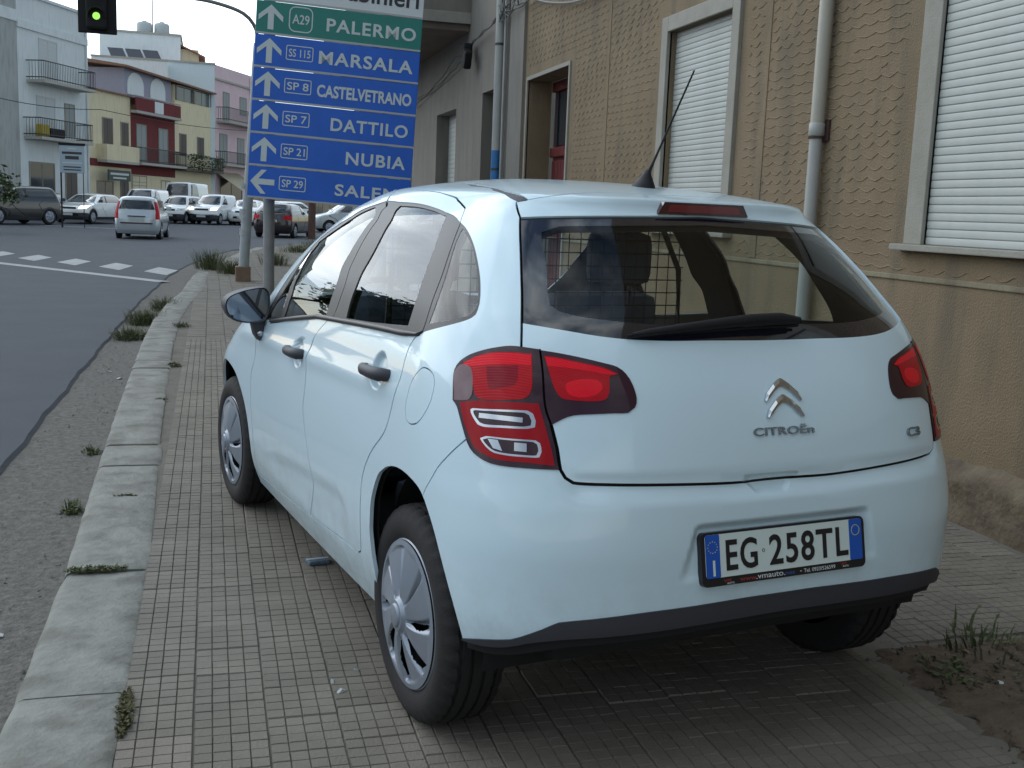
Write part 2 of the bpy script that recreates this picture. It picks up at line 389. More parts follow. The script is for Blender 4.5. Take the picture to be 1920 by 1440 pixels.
# ------------------------------------------------------------------ wheels
def make_wheel(name, parent, loc, r=.315, wdt=.185, cap=.213, side=-1, detail=True, capmat=None, steer=0):
    """wheel lying on the x axis; the outer face looks to side*x"""
    wr = empty(name, loc, 0, parent=parent); wr.rotation_euler = (0, 0, (pi if side > 0 else 0)+steer)
    h = wdt/2; k = r/.315
    prof = [(cap*.93, -h*.80), (cap+.004, -h*.92), (cap+.02, -h*1.02), (cap+.05*k, -h*1.07), (r-.035, -h*1.02), (r-.014, -h*.92), (r-.004, -h*.80)]
    if detail:
        for g in (-.58, -.2, .2, .58): prof += [(r, h*(g-.065)), (r-.009, h*(g-.055)), (r-.009, h*(g+.055)), (r, h*(g+.065))]
    else: prof += [(r, -h*.5), (r, h*.5)]
    prof += [(r-.004, h*.80), (r-.014, h*.92), (r-.04, h*1.0), (cap, h*.9)]
    n = 120 if detail else 28; mb = MB(); mb.lathe(prof, n, 'x')
    if detail:                                            # shoulder blocks: every third slice sits lower
        for i, (rr, hh) in enumerate(prof):
            if rr > r-.016 and abs(hh) > h*.62:
                for kk in range(0, n, 3):
                    v = mb.v[i*n+kk]; q = 1-.007/rr; mb.v[i*n+kk] = (v[0], v[1]*q, v[2]*q)
    o = mb.build('tyre', M_rubber, wr)
    if detail: o.modifiers.new('edge', 'EDGE_SPLIT').split_angle = R(35)
    mb = MB(); mb.lathe([(cap*.97, -h*.62), (.02, -h*.5), (.0, -h*.5)], 24, 'x'); mb.build('rim', M_void, wr)
    # wheel cover: polar sheet with eight broad folded spokes and slots between them
    ns = 8 if detail else 6; na = ns*(48 if detail else 10); nr = 44 if detail else 9; mb = MB(); v = []; f = []
    def sst(x): x = min(1, max(0, x)); return x*x*(3-2*x)
    def slot(u): return .115*max(0, sin(pi*(u-.36)/.50))**.7 if .36 < u < .86 else 0
    def ht(rr, a):
        u = rr/cap; ph = (a*ns/(2*pi)+.35*max(0, u-.3)) % 1.; d = .5-abs(ph-.5)
        rim_ = sst((u-.88)/.05); act = sst((u-.24)/.10)*(1-rim_)
        valley = .012*(1-sst((d-.05)/.13))*act
        fold = .014*(ph-.5)*act
        return -.026*(1-u**2)+valley+fold-(.010 if u < .20 else .010*(1-sst((u-.20)/.05)))-.004*rim_
    for i in range(nr+1):
        rr = cap*(i/nr) if i else 1e-4
        for k2 in range(na):
            a = 2*pi*k2/na; v.append((-h*.95-.002+ht(rr, a), rr*cos(a), rr*sin(a)))
    for i in range(nr):
        for k2 in range(na):
            um = (i+.5)/nr; ph = ((k2+.5)*ns/na+.35*max(0, um-.3)) % 1.; d = .5-abs(ph-.5)
            if d < slot(um)*(1. if ph < .5 else .25): continue
            f.append((i*na+k2, i*na+(k2+1) % na, (i+1)*na+(k2+1) % na, (i+1)*na+k2))
    mb.add(v, f, True); mb.lathe([(cap, -h*.95-.001), (cap+.004, -h*.93), (cap-.003, -h*.8)], na, 'x')
    o = mb.build('wheel_cover', capmat or M_cap, wr)
    es = o.modifiers.new('edge', 'EDGE_SPLIT'); es.split_angle = R(28)
    if detail:
        mb = MB(); mb.lathe([(.036, -h*.95-.030), (.034, -h*.95-.041), (.028, -h*.95-.044), (0, -h*.95-.045)], 24, 'x'); mb.build('hub_badge', M_cap, wr)
    return wr

def text_mesh(name, s, width, height, M_, material, parent, depth=.002, bold=0., spacing=1., align_mid=False):
    cu = bpy.data.curves.new('tmp', 'FONT'); cu.body = s; cu.extrude = .02; cu.offset = bold; cu.space_character = spacing; cu.resolution_u = 4
    o = bpy.data.objects.new('tmp', cu); COL.objects.link(o); dg = bpy.context.evaluated_depsgraph_get(); dg.update()
    me = bpy.data.meshes.new_from_object(o.evaluated_get(dg)); bpy.data.objects.remove(o); bpy.data.curves.remove(cu)
    co = np.zeros(len(me.vertices)*3); me.vertices.foreach_get('co', co); co = co.reshape(-1, 3)
    mn, mx = co.min(0), co.max(0); k = np.array([width, height, depth])/np.maximum(mx-mn, 1e-6); co = (co-mn)*k
    me.vertices.foreach_set('co', co.ravel()); me.transform(M_); me.name = name; me.materials.clear(); me.materials.append(material); me.update()
    return link(bpy.data.objects.new(name, me), parent)
def frame(o, x, y, z):
    m_ = Matrix((Vector(x).normalized(), Vector(y).normalized(), Vector(z).normalized())).transposed().to_4x4(); m_.translation = Vector(o); return m_

# ------------------------------------------------------------------ the parked white hatchback
HROWS = [
[.20,-.52,.790,.60,3.6,3.12,.85,2.6],
[.28,-.598,.820,.60,3.6,3.20,.85,2.6],
[.36,-.630,.842,.60,3.6,3.22,.85,2.6],
[.45,-.645,.855,.60,3.6,3.23,.85,2.6],
[.60,-.645,.864,.60,3.6,3.20,.85,2.6],
[.72,-.636,.866,.60,3.4,3.10,.85,2.6],
[.80,-.622,.864,.60,3.2,2.98,.9,2.6],
[.90,-.598,.857,.60,3.08,2.78,.9,2.5],
[1.0,-.565,.842,.58,3.0,2.46,.95,2.5],
[1.10,-.517,.815,.56,3.0,2.31,.95,2.5],
[1.17,-.475,.790,.55,2.95,2.21,.95,2.5],
[1.25,-.408,.750,.54,2.9,2.09,.9,2.5],
[1.33,-.328,.705,.52,2.9,1.96,.9,2.5],
[1.40,-.250,.656,.50,2.95,1.83,.9,2.5],
[1.45,-.190,.612,.48,3.0,1.72,.85,2.5],
[1.473,-.168,.585,.46,3.0,1.66,.85,2.5],
[1.497,-.165,.555,.45,3.0,1.60,.85,2.5],
[1.514,-.08,.518,.45,2.9,1.54,.8,2.5],
[1.535,.08,.435,.40,2.8,1.42,.7,2.4],
[1.555,.3,.32,.35,2.6,1.26,.6,2.3],
[1.568,.55,.18,.25,2.4,1.05,.4,2.2],
[1.573,.75,.02,.1,2.2,.85,.1,2.0],
]
HS = Shell(HROWS)
FT = {
'rear_glass': [(-0.016,1.34),(-0.302,1.325),(-0.462,1.314),(-0.563,1.305),(-0.55,1.192),(-0.543,1.084),(-0.537,0.99),(-0.483,0.983),(-0.433,0.975),(-0.376,0.965),(-0.313,0.958),(-0.23,0.955),(-0.139,0.955),(0.015,0.953)],
'hatch_gap': [(-0.575,1.378),(-0.609,1.367),(-0.585,1.339),(-0.563,1.305),(-0.55,1.192),(-0.543,1.084),(-0.538,0.99),(-0.535,0.928)],
'lamp_outer': [(-0.537,0.93),(-0.56,0.93),(-0.59,0.924),(-0.624,0.914),(-0.666,0.897),(-0.697,0.876),(-0.712,0.854),(-0.713,0.826),(-0.707,0.777),(-0.691,0.764),(-0.67,0.721),(-0.652,0.68),(-0.634,0.659),(-0.606,0.645),(-0.574,0.639),(-0.517,0.639),(-0.45,0.64),(-0.459,0.706),(-0.476,0.784),(-0.488,0.868),(-0.493,0.926)],
'lamp_inner': [(-0.493,0.924),(-0.456,0.919),(-0.414,0.91),(-0.372,0.898),(-0.347,0.889),(-0.331,0.872),(-0.32,0.846),(-0.314,0.813),(-0.318,0.791),(-0.331,0.778),(-0.355,0.777),(-0.396,0.774),(-0.43,0.77),(-0.45,0.76),(-0.47,0.745),(-0.481,0.792),(-0.489,0.868)],
'lo_red': [(-0.69,0.869),(-0.644,0.895),(-0.601,0.909),(-0.555,0.914),(-0.511,0.913),(-0.509,0.867),(-0.509,0.828),(-0.519,0.807),(-0.538,0.8),(-0.586,0.794),(-0.632,0.794),(-0.647,0.826),(-0.658,0.865)],
'lo_clear': [(-0.712,0.847),(-0.69,0.869),(-0.658,0.865),(-0.647,0.826),(-0.653,0.788),(-0.702,0.778)],
'lo_low': [(-0.681,0.776),(-0.626,0.787),(-0.561,0.792),(-0.495,0.794),(-0.484,0.753),(-0.471,0.697),(-0.463,0.649),(-0.518,0.652),(-0.573,0.652),(-0.611,0.662),(-0.633,0.676),(-0.648,0.701),(-0.666,0.737)],
'lo_win1': [(-0.647,0.763),(-0.617,0.768),(-0.56,0.773),(-0.515,0.775),(-0.505,0.769),(-0.499,0.752),(-0.5,0.737),(-0.514,0.732),(-0.563,0.729),(-0.613,0.726),(-0.631,0.736)],
'lo_win2': [(-0.617,0.697),(-0.603,0.704),(-0.557,0.705),(-0.498,0.706),(-0.49,0.7),(-0.487,0.68),(-0.491,0.667),(-0.518,0.665),(-0.562,0.665),(-0.592,0.671)],
'li_red': [(-0.486,0.91),(-0.455,0.907),(-0.414,0.897),(-0.374,0.887),(-0.346,0.871),(-0.362,0.866),(-0.364,0.828),(-0.369,0.812),(-0.386,0.805),(-0.425,0.805),(-0.453,0.811),(-0.467,0.838),(-0.475,0.869)],
'hatch_bot': [(-0.47,0.745),(-0.467,0.732),(-0.459,0.691),(-0.453,0.641),(-0.444,0.622),(-0.43,0.611),(-0.359,0.607),(-0.269,0.603),(-0.124,0.596),(-0.033,0.597)],
'dlo': [(-1.97,0.776),(-1.83,0.828),(-1.651,0.866),(-1.561,0.874),(-1.404,0.887),(-1.237,0.897),(-1.085,0.906),(-1.011,0.911),(-0.937,0.919),(-0.905,0.931),(-0.748,0.968),(-0.677,0.992),(-0.66,1.015),(-0.658,1.055),(-0.672,1.122),(-0.707,1.193),(-0.757,1.244),(-0.826,1.276),(-0.956,1.308),(-1.237,1.333),(-1.575,1.35),(-1.964,1.356),(-2.074,1.36),(-2.111,1.341),(-2.173,1.291),(-2.218,1.216),(-2.228,1.159)],
'g_front': [(-1.922,0.826),(-2.05,0.965),(-2.112,1.052),(-2.192,1.137),(-2.164,1.21),(-2.142,1.28),(-2.08,1.326),(-1.812,1.179),(-1.692,1.042),(-1.597,0.889),(-1.76,0.857)],
'g_rear': [(-1.442,0.9),(-1.485,0.994),(-1.526,1.149),(-1.665,1.268),(-1.792,1.336),(-1.487,1.333),(-1.186,1.318),(-0.975,1.299),(-0.969,1.189),(-0.992,1.104),(-1.031,0.936),(-1.245,0.915)],
'g_quarter': [(-0.881,0.957),(-0.851,1.03),(-0.827,1.119),(-0.813,1.217),(-0.798,1.255),(-0.74,1.216),(-0.702,1.167),(-0.677,1.105),(-0.667,1.054),(-0.668,1.019),(-0.686,1.0),(-0.758,0.979)],
'gap_bc': [(-0.826,1.276),(-0.834,1.203),(-0.852,1.111),(-0.882,1.032),(-0.918,0.932),(-0.961,0.912),(-1.003,0.867),(-1.015,0.797),(-1.026,0.746),(-1.045,0.672),(-1.064,0.619),(-1.103,0.554),(-1.127,0.5),(-1.142,0.45),(-1.148,0.404)],
'gap_top': [(-0.826,1.276),(-0.838,1.32),(-0.877,1.341),(-1.043,1.375),(-1.317,1.397),(-1.591,1.417),(-2.029,1.437),(-2.191,1.448),(-2.218,1.428)],
'gap_ab': [(-2.229,1.431),(-2.071,1.355),(-1.818,1.239),(-1.675,1.127),(-1.585,1.002),(-1.54,0.904),(-1.561,0.874),(-1.593,0.808),(-1.534,0.746),(-1.489,0.674),(-1.459,0.586),(-1.421,0.461),(-1.397,0.372),(-1.382,0.29),(-1.4,0.194)],
'gap_sill': [(-1.837,0.056),(-1.654,0.084),(-1.495,0.113),(-1.417,0.128),(-1.305,0.151),(-1.226,0.164),(-1.177,0.168),(-1.164,0.182),(-1.158,0.231),(-1.154,0.322),(-1.148,0.404)],
'bump_gap': [(-0.654,0.691),(-0.689,0.661),(-0.726,0.628),(-0.76,0.597),(-0.785,0.568),(-0.814,0.538),(-0.837,0.51)],
'fuel': [(-0.88,0.835),(-0.836,0.839),(-0.802,0.826),(-0.794,0.799),(-0.805,0.755),(-0.838,0.715),(-0.881,0.688),(-0.935,0.68),(-0.961,0.697),(-0.957,0.738),(-0.935,0.793)],
'arch': [(-1.11,0.128),(-1.116,0.209),(-1.119,0.278),(-1.117,0.314),(-1.108,0.399),(-1.086,0.477),(-1.066,0.508),(-1.047,0.527),(-1.012,0.542),(-0.935,0.538),(-0.854,0.518),(-0.801,0.467),(-0.756,0.397),(-0.709,0.292),(-0.666,0.167)],
'low_edge': [(-0.666,0.167),(-0.613,0.185),(-0.541,0.206),(-0.522,0.217),(-0.482,0.244),(-0.452,0.265),(-0.427,0.27),(-0.311,0.283),(-0.208,0.287),(-0.089,0.291),(-0.037,0.291)],
'roof_gap': [(-0.574,1.378),(-0.515,1.399),(-0.434,1.423),(-0.337,1.441),(-0.239,1.451),(-0.059,1.451)],
'lo_band': [(-0.686,0.87),(-0.644,0.894),(-0.6,0.907),(-0.555,0.912),(-0.513,0.911),(-0.512,0.885),(-0.554,0.885),(-0.598,0.88),(-0.649,0.871)],
'lo_sq': [(-0.614,0.873),(-0.572,0.878),(-0.539,0.883),(-0.538,0.849),(-0.544,0.835),(-0.569,0.826),(-0.603,0.821)],
'li_band': [(-0.484,0.908),(-0.455,0.904),(-0.414,0.895),(-0.374,0.884),(-0.349,0.871),(-0.367,0.87),(-0.404,0.878),(-0.444,0.884),(-0.478,0.886)],
'li_glow': [(-0.443,0.845),(-0.415,0.857),(-0.385,0.855),(-0.376,0.837),(-0.391,0.819),(-0.42,0.813),(-0.44,0.822)],
'strip_bot': [(-.667,.162),(-.606,.168),(-.549,.182),(-.506,.203),(-.458,.217),(-.403,.224),(-.206,.234),(-.032,.239)],

}
def flute(m_, sc=60, st=.25):
    t = m_.node_tree; b = t.nodes['Principled BSDF']; g = t.nodes.new('ShaderNodeTexCoord'); wv = t.nodes.new('ShaderNodeTexWave'); wv.inputs['Scale'].default_value = sc; wv.bands_direction = 'DIAGONAL'; bp = t.nodes.new('ShaderNodeBump'); bp.inputs['Strength'].default_value = st; bp.inputs['Distance'].default_value = .002
    t.links.new(g.outputs['Object'], wv.inputs['Vector']); t.links.new(wv.outputs['Fac'], bp.inputs['Height']); t.links.new(bp.outputs['Normal'], b.inputs['Normal'])
for q_ in (M_lred, M_lbright, M_lmid): flute(q_)
def build_hero():
    sh = HS
    car = empty('parked_hatchback', (0, 0, 0), STREET, 'white five-door hatchback parked on the paved sidewalk', 'car')
    T = lambda k: toU(FT[k])
    def both(p): return [p, mir(p)[::-1]]
    def half(line):                    # left half line ending near the centre -> whole symmetric line
        l = np.array(line); l = l[l[:, 0] < -.02]; c = np.array([[0, l[-1, 1]]]); return np.concatenate([l, c, mir(l)[::-1]])
    reg = []
    add = lambda nm, p: reg.extend([(nm, q) for q in both(p)])
    # openings under the car and round the wheels
    fa = [(1.985, .20), (1.975, .285), (1.93, .414), (1.943, .5), (1.995, .575), (2.09, .637), (2.2, .682), (2.34, .703), (2.47, .70), (2.6, .67), (2.71, .61), (2.78, .52), (2.81, .40), (2.80, .2)]
    fa = toU([sh.side(y, z) for y, z in fa]); fa[0, 1] = -.01; fa[-1, 1] = -.01
    ra = T('arch'); ra = np.concatenate([[[ra[0, 0]-.005, -.01]], ra, [[ra[-1, 0]+.004, .10], [ra[-1, 0]+.01, -.01]]])
    arch_r = spline(ra, step=.015); arch_f = spline(fa, step=.015)
    low = spline(toU([(-.666, .128), (-.61, .132), (-.55, .145), (-.46, .18), (-.40, .192), (-.2, .206), (-.03, .212)]), step=.03)
    le = spline(half(T('low_edge')), step=.02)
    le_poly = np.concatenate([le, [[le[-1, 0], -.01], [le[0, 0], -.01]]])
    reg.append(('lower_valance', le_poly))
    ub = spline(half(T('strip_bot')), step=.02); reg.append(('under_valance', np.concatenate([ub, [[ub[-1, 0], -.01], [ub[0, 0], -.01]]])))
    lw = half(low); reg.append(('open', np.concatenate([lw, [[lw[-1, 0], -.02], [lw[0, 0], -.02]]])))
    add('open', arch_r); add('open', arch_f)
    # glazing
    rg = half(spline(T('rear_glass')[:4], step=.02)); rb = half(spline(T('rear_glass')[3:], step=.02, corners=(0, 3)))
    glass = np.concatenate([rg[:-1], mir(rb)[1:-1]]) if False else None
    lh = T('rear_glass'); lh = spline(lh, step=.02, corners=(3, 6)); lh = lh[lh[:, 0] < -.01]
    lh = np.concatenate([[[0, lh[0, 1]]], lh, [[0, lh[-1, 1]]]]); glass = np.concatenate([lh, mir(lh)[::-1][1:-1]])
    reg.append(('rear_glass', glass))
    c = np.array([0, glass[:, 1].mean()+.02]); inner = (glass-c)*np.array([.885, .80])+c
    inner = spline(inner[::4], closed=True, step=.03); reg.append(('rear_pane', inner))
    dl = spline(T('dlo'), closed=True, corners=(0, 9, 26), step=.015)
    fr = np.array([U_of_s(sh.side(1.66, .975)[0]), sh.side(1.66, .975)[1]])
    add('window_surround', dl)
    tri_q = toU([sh.side(y, z) for y, z in [(1.63, .985), (1.50, 1.10), (1.445, 1.20), (1.405, 1.285), (1.415, 1.13), (1.42, 1.01)]])
    for nm, k in (('front_pane', 'g_front'), ('rear_door_pane', 'g_rear'), ('quarter_pane', 'g_quarter')):
        add(nm, spline(T(k), closed=True, corners=(0, 3, 6, 9) if k == 'g_front' else (0, 4, 7, 10) if k == 'g_rear' else (0, 4), step=.015))
    sur = toU([sh.side(y, z) for y, z in [(1.69, .975), (1.60, 1.075), (1.52, 1.165), (1.43, 1.29), (1.40, 1.33), (1.36, 1.30), (1.40, 1.14), (1.42, .99)]])
    add('window_surround2', sur); add('corner_pane', tri_q)
    ws = toU([(-2.46, sh.t_of_z(1.03)), (-2.40, sh.t_of_z(1.2)), (-2.36, sh.t_of_z(1.35)), (-2.40, sh.t_of_z(1.44)), (-2.55, sh.t_of_z(1.475)), (-3.0, sh.t_of_z(1.485)), (-3.0, sh.t_of_z(1.03))])
    add('windscreen', spline(ws, closed=True, corners=(0, 5, 6), step=.04))
    # lamps
    sp = lambda k, c=(): spline(T(k), closed=True, corners=c, step=.01)
    add('lamp_base', sp('lamp_outer', (0, 8, 16, 20))); add('hatch_lamp_base', sp('lamp_inner', (0, 14)))
    add('red_lens', sp('lo_red', (0, 4))); add('clear_lens', sp('lo_clear', (0, 5))); add('low_lens', sp('lo_low', (0, 3, 6)))
    add('hatch_red_lens', sp('li_red', (0, 4))); add('top_band', sp('lo_band', (0, 4, 5))); add('chamber', sp('lo_sq', (0, 2))); add('hatch_top_band', sp('li_band', (0, 4, 8))); add('hatch_glow', sp('li_glow'))
    for k, tg in (('lo_win1', (.89, .76)), ('lo_win2', (.90, .79))):
        p = sp(k); add(k, p); cc_ = p.mean(0); add(k+'_in', (p-cc_)*np.array(tg)+cc_)
        if k == 'lo_win1':
            q = np.array([[-.35, -.12], [.35, -.12], [.35, .12], [-.35, .12]]); ex = p.max(0)-p.min(0); add('lo_bar', q*ex*np.array([.95, 1.0])+cc_)
        else:
            ex = p.max(0)-p.min(0); q = np.array([[.05, -.22], [.24, -.22], [.24, .26], [.05, .26]]); add('lo_bar', q*ex+cc_)
            q = np.array([[-.40, .30], [-.22, .30], [-.14, -.30], [-.30, -.20]]); add('lo_bar', q*ex+cc_)
    add('roof_strip', spline(toU([(-1.9, 1.572), (-1.111, 1.544), (-.788, 1.482), (-.674, 1.428), (-.575, 1.380), (-.606, 1.369), (-.667, 1.389), (-.749, 1.426), (-.873, 1.474), (-1.45, 1.546)]), closed=True, corners=(0, 4, 5), step=.015))
    # panel gaps
    g = .0055; bands = []
    def gap(p, w_=g, cor=()):
        l = spline(p, corners=cor, step=.015); bands.extend([band(l, w_), band(mir(l), w_)])
    gap(T('hatch_gap'), .007, (1, 3)); gap(T('gap_bc'), g); gap(np.concatenate([T('gap_ab'), toU([(-1.412, .15), (-1.418, .127)])]), g); gap(T('gap_sill'), g, (6,)); gap(T('bump_gap'), .004)
    gp = np.array(FT['gap_top'][:7]+[(-2.14, 1.438), (-2.225, 1.430)]); gap(toU(gp), .006)
    gap(toU([(-.495, .928), (-.488, .868), (-.4825, .79), (-.47, .745)]), .005)
    hb = T('hatch_bot'); l = spline(half(hb), step=.015); bands.append(band(l, .0075))
    l = spline(half(T('roof_gap')), step=.03); bands.append(band(l, .004))
    gap(toU([sh.side(y, z) for y, z in [(1.585, 1.0), (1.62, .962), (1.73, .90), (1.81, .75), (1.845, .55), (1.86, .40), (1.90, .265), (1.93, .245), (1.975, .235)]]), g)
    fu = spline(T('fuel'), closed=True, step=.012); fu = np.concatenate([fu, fu[:1]]); bands.extend([band(fu, .0035), band(mir(fu), .0035)][:1])
    gap(toU([(-2.3, .86), (-2.45, .84), (-2.7, .80), (-3, .78)]), .005)
    umax = UA+UB+UC
    cols = np.concatenate([np.arange(-umax, -3.0, .05), np.arange(-3.0, 1.18, .02), np.arange(1.18, umax, .045), [umax]])
    rows = np.concatenate([np.linspace(0, sh.TT-.02, 96), [sh.TT]])
    ex = []
    for sg in (-1, 1):
        for y0, z0 in ((.215, .975), (1.085, .915)):
            a = toU([sh.side(y0+.075, z0, sg), sh.side(y0-.075, z0, sg)]); ex.append(np.array(np.meshgrid(np.arange(a[:, 0].min(), a[:, 0].max(), .0061), np.arange(a[0, 1]-.068, a[0, 1]+.068, .0061))).reshape(2, -1).T)
    a = toU([sh.end(-.37, .6), sh.end(.37, .6)]); ex.append(np.array(np.meshgrid(np.arange(a[0, 0], a[1, 0], .0081), np.arange(sh.t_of_z(.52), sh.t_of_z(.71), .0055))).reshape(2, -1).T)
    a = toU([sh.end(-.20, .77), sh.end(.12, .77)]); ex.append(np.array(np.meshgrid(np.arange(a[0, 0], a[1, 0], .0061), np.arange(sh.t_of_z(.725), sh.t_of_z(.82), .0051))).reshape(2, -1).T)
    ov, of, lab, names = cut_shell(sh, reg, bands, cols, rows, extra=np.concatenate(ex))
    ix = {n: i for i, n in enumerate(names)}
    is_ = lambda *nn: np.isin(lab, [ix[n] for n in nn if n in ix])
    cen = ov[of].mean(1)
    # local relief of the panels
    hbU = l_h = half(hb); tgx, tgy = hbU[:, 0]/UA, hbU[:, 1]; od = np.argsort(tgx); tgx, tgy = tgx[od], tgy[od]
    rz_y = np.array([.459, .49, .575, .90, 1.25, 1.46, 1.70]); rz_z = np.array([.468, .513, .533, .511, .484, .46, .403])
    def ss(a, b, x): u = np.clip((x-a)/(b-a), 0, 1); return u*u*(3-2*u)
    def relief(p, n, s, t):
        y, z, x = p[..., 1], p[..., 2], p[..., 0]; d = np.zeros_like(y); a = np.abs(s); side = (a > .8) & (a < 2.2)
        for y0, z0 in ((.215, .975), (1.085, .915)):
            q = 1-((y-y0)/.062)**2-((z-z0+.002)/.058)**2; d -= np.where(side, .016*ss(0, .55, q), 0)
        rdg = np.interp(y, rz_y, rz_z); dn = rdg-z
        fade = ss(.44, .58, y)*(1-ss(1.40, 1.72, y))*ss(.31, .42, z)
        d -= np.where(side, .007*ss(-.01, .05, dn)*fade, 0)
        d += np.where(side, .006*np.exp(-((z-.935+.03*(y-.2))/.03)**2)*ss(-.05, .25, y)*(1-ss(1.9, 2.3, y)), 0)
        rear = a < .6
        ht = np.clip((z-.545)/(.69-.545), 0, 1); hwid = .338-.047*ht
        ins = ss(0, .032, hwid-np.abs(x))*ss(.535, .56, z)*(1-ss(.672, .692, z)); d -= np.where(rear, ins*(.004+.024*ht), 0)
        nt_ = ss(0, .02, .085-np.abs(x+.045)-.9*(.79-z))*ss(.748, .765, z); d -= np.where(rear & (z < .80), .010*nt_, 0)
        tg = np.interp(s, tgx, tgy); dt = t-tg; inr = 1-ss(.40, .47, a)
        d += np.where(dt < 0, -.016*(1-ss(0, .055, -dt)), -.007*(1-ss(0, .035, dt)))*inr*np.where(np.abs(dt) < .2, 1, 0)
        return p+n*d[..., None]
    # painted pieces: connected components
    skin = lab == 0; comp = components(of, skin); roots = {}
    for i, r_ in comp.items(): roots.setdefault(r_, []).append(i)
    U0 = lambda s: float(U_of_s(np.array(s, float)))
    seeds = [('tailgate', (0, .78)), ('bumper', (0, .45)), ('spoiler', (0, 1.375)), ('roof', (0, 1.6)), ('fuel_flap', (-.87, .76))]
    for sg in (-1, 1): seeds += [('rear_door', (sg*1.28, .62)), ('front_door', (sg*1.75, .6)), ('door_frame', (sg*1.35, 1.365))]
    objs = {}; done = set()
    for nm, (s0, t0) in seeds:
        dd = [(np.hypot(cen[v, 0]-U0(s0), cen[v, 1]-t0).min(), r_) for r_, v in roots.items()]
        dmin, r_ = min(dd)
        if r_ in done: continue
        done.add(r_); objs.setdefault(nm, []).append(panel(nm, ov, of[roots[r_]], sh, M_paint, car, rim=.012, disp=relief))
    rest = [i for r_, v in roots.items() if r_ not in done for i in v]
    body = panel('body_side', ov, of[rest], sh, M_paint, car, rim=.02, disp=relief)
    print('HERO parts', {k: len(v) for k, v in objs.items()}, 'rest', len(rest), 'tris', len(of))
    tailgate = objs['tailgate'][0]; bumper = objs['bumper'][0]
    panel('lower_valance', ov, of[is_('lower_valance')], sh, M_dark, bumper, offset=.004, rim=.03); panel('under_valance', ov, of[is_('under_valance')], sh, M_void, bumper, offset=-.012)
    for sg in (-1, 1):
        panel('roof_moulding', ov, of[is_('roof_strip') & (cen[:, 0]*sg > 0)], sh, M_dark, car, offset=-.004)
        panel('window_surround', ov, of[is_('window_surround', 'window_surround2') & (cen[:, 0]*sg > 0)], sh, M_pillar, car, offset=-.002, rim=.008)
    for nm, m_, parent, off in (('front_pane', M_glass, 'front_door', -.005), ('rear_door_pane', M_glass, 'rear_door', -.005)):
        for sg in (-1, 1):
            q = is_(nm) & (cen[:, 0]*sg > 0); par = objs[parent][0 if sg < 0 else -1] if parent in objs else car
            panel('window_glass', ov, of[q], sh, m_, par, offset=off)
    for sg in (-1, 1):
        panel('quarter_glass', ov, of[is_('quarter_pane') & (cen[:, 0]*sg > 0)], sh, M_glass, car, offset=-.003)
        panel('corner_glass', ov, of[is_('corner_pane') & (cen[:, 0]*sg > 0)], sh, M_glass, car, offset=-.003)
    panel('windscreen', ov, of[is_('windscreen')], sh, M_glass, car, offset=-.003)
    frit = mat('frit_black', (.010, .010, .016), .05, coat=1., coat_rough=.01)
    rgo = panel('rear_window_border', ov, of[is_('rear_glass')], sh, frit, tailgate, offset=-.006)
    panel('rear_window_pane', ov, of[is_('rear_pane')], sh, M_rglass, rgo, offset=-.006) if False else panel('rear_window_pane', ov, of[is_('rear_pane')], sh, M_rglass, tailgate, offset=-.006)
    for sg in (-1, 1):
        sd = cen[:, 0]*sg > 0
        lamp = panel('tail_lamp', ov, of[is_('lamp_base') & sd], sh, M_ldark, car, offset=.003, rim=.02)
        for nm, rg_, m_ in (('red_lens', 'red_lens', M_lred), ('reflector_band', 'top_band', M_lbright), ('lamp_chamber', 'chamber', M_lmid), ('clear_lens', 'clear_lens', M_lclear), ('lower_lens', 'low_lens', M_lredd)):
            panel(nm, ov, of[is_(rg_) & sd], sh, m_, lamp, offset=.0045)
        panel('indicator_surround', ov, of[is_('lo_win1', 'lo_win2') & sd], sh, M_lsilver, lamp, offset=.0045)
        panel('indicator_recess', ov, of[is_('lo_win1_in', 'lo_win2_in') & sd], sh, M_ldark, lamp, offset=.003)
        panel('indicator_reflector', ov, of[is_('lo_bar') & sd], sh, M_lsilver, lamp, offset=.0045)
        lamp2 = panel('tailgate_lamp', ov, of[is_('hatch_lamp_base') & sd], sh, M_ldark, tailgate, offset=.003, rim=.02)
        panel('red_lens', ov, of[is_('hatch_red_lens') & sd], sh, M_lred, lamp2, offset=.0045); panel('reflector_band', ov, of[is_('hatch_top_band') & sd], sh, M_lbright, lamp2, offset=.0045); panel('lamp_chamber', ov, of[is_('hatch_glow') & sd], sh, M_lbright, lamp2, offset=.0045)
    # lining behind the panels so that gaps read dark
    glz = is_('front_pane', 'rear_door_pane', 'corner_pane', 'windscreen', 'rear_pane', 'open')
    glz |= is_('quarter_pane') & (cen[:, 0] < 0)
    panel('inner_lining', ov, of[~glz], sh, M_trim, car, offset=-.030)
    # wheels, liners, floor
    for sg in (-1, 1):
        make_wheel('wheel', car, (sg*.727, 0.0, .295), side=sg); make_wheel('wheel', car, (sg*.727, 2.466, .295), side=sg, steer=R(2))
        for y0, z0, rr in ((-.035, .36, .365), (2.40, .33, .40)):
            mb = MB(); mb.lathe([(rr, sg*.755), (rr, sg*.48), (.0, sg*.48)], 40, 'x', Matrix.Translation((0, y0, z0)), a0=-.25, a1=pi+.25); mb.build('wheel_arch_liner', M_void, car)
    mb = MB(); mb.rbox(-.70, .70, .30, 3.0, .21, .36, .03); mb.rbox(-.60, .60, -.48, .29, .30, .42, .03); mb.build('floor_pan', M_void, car)
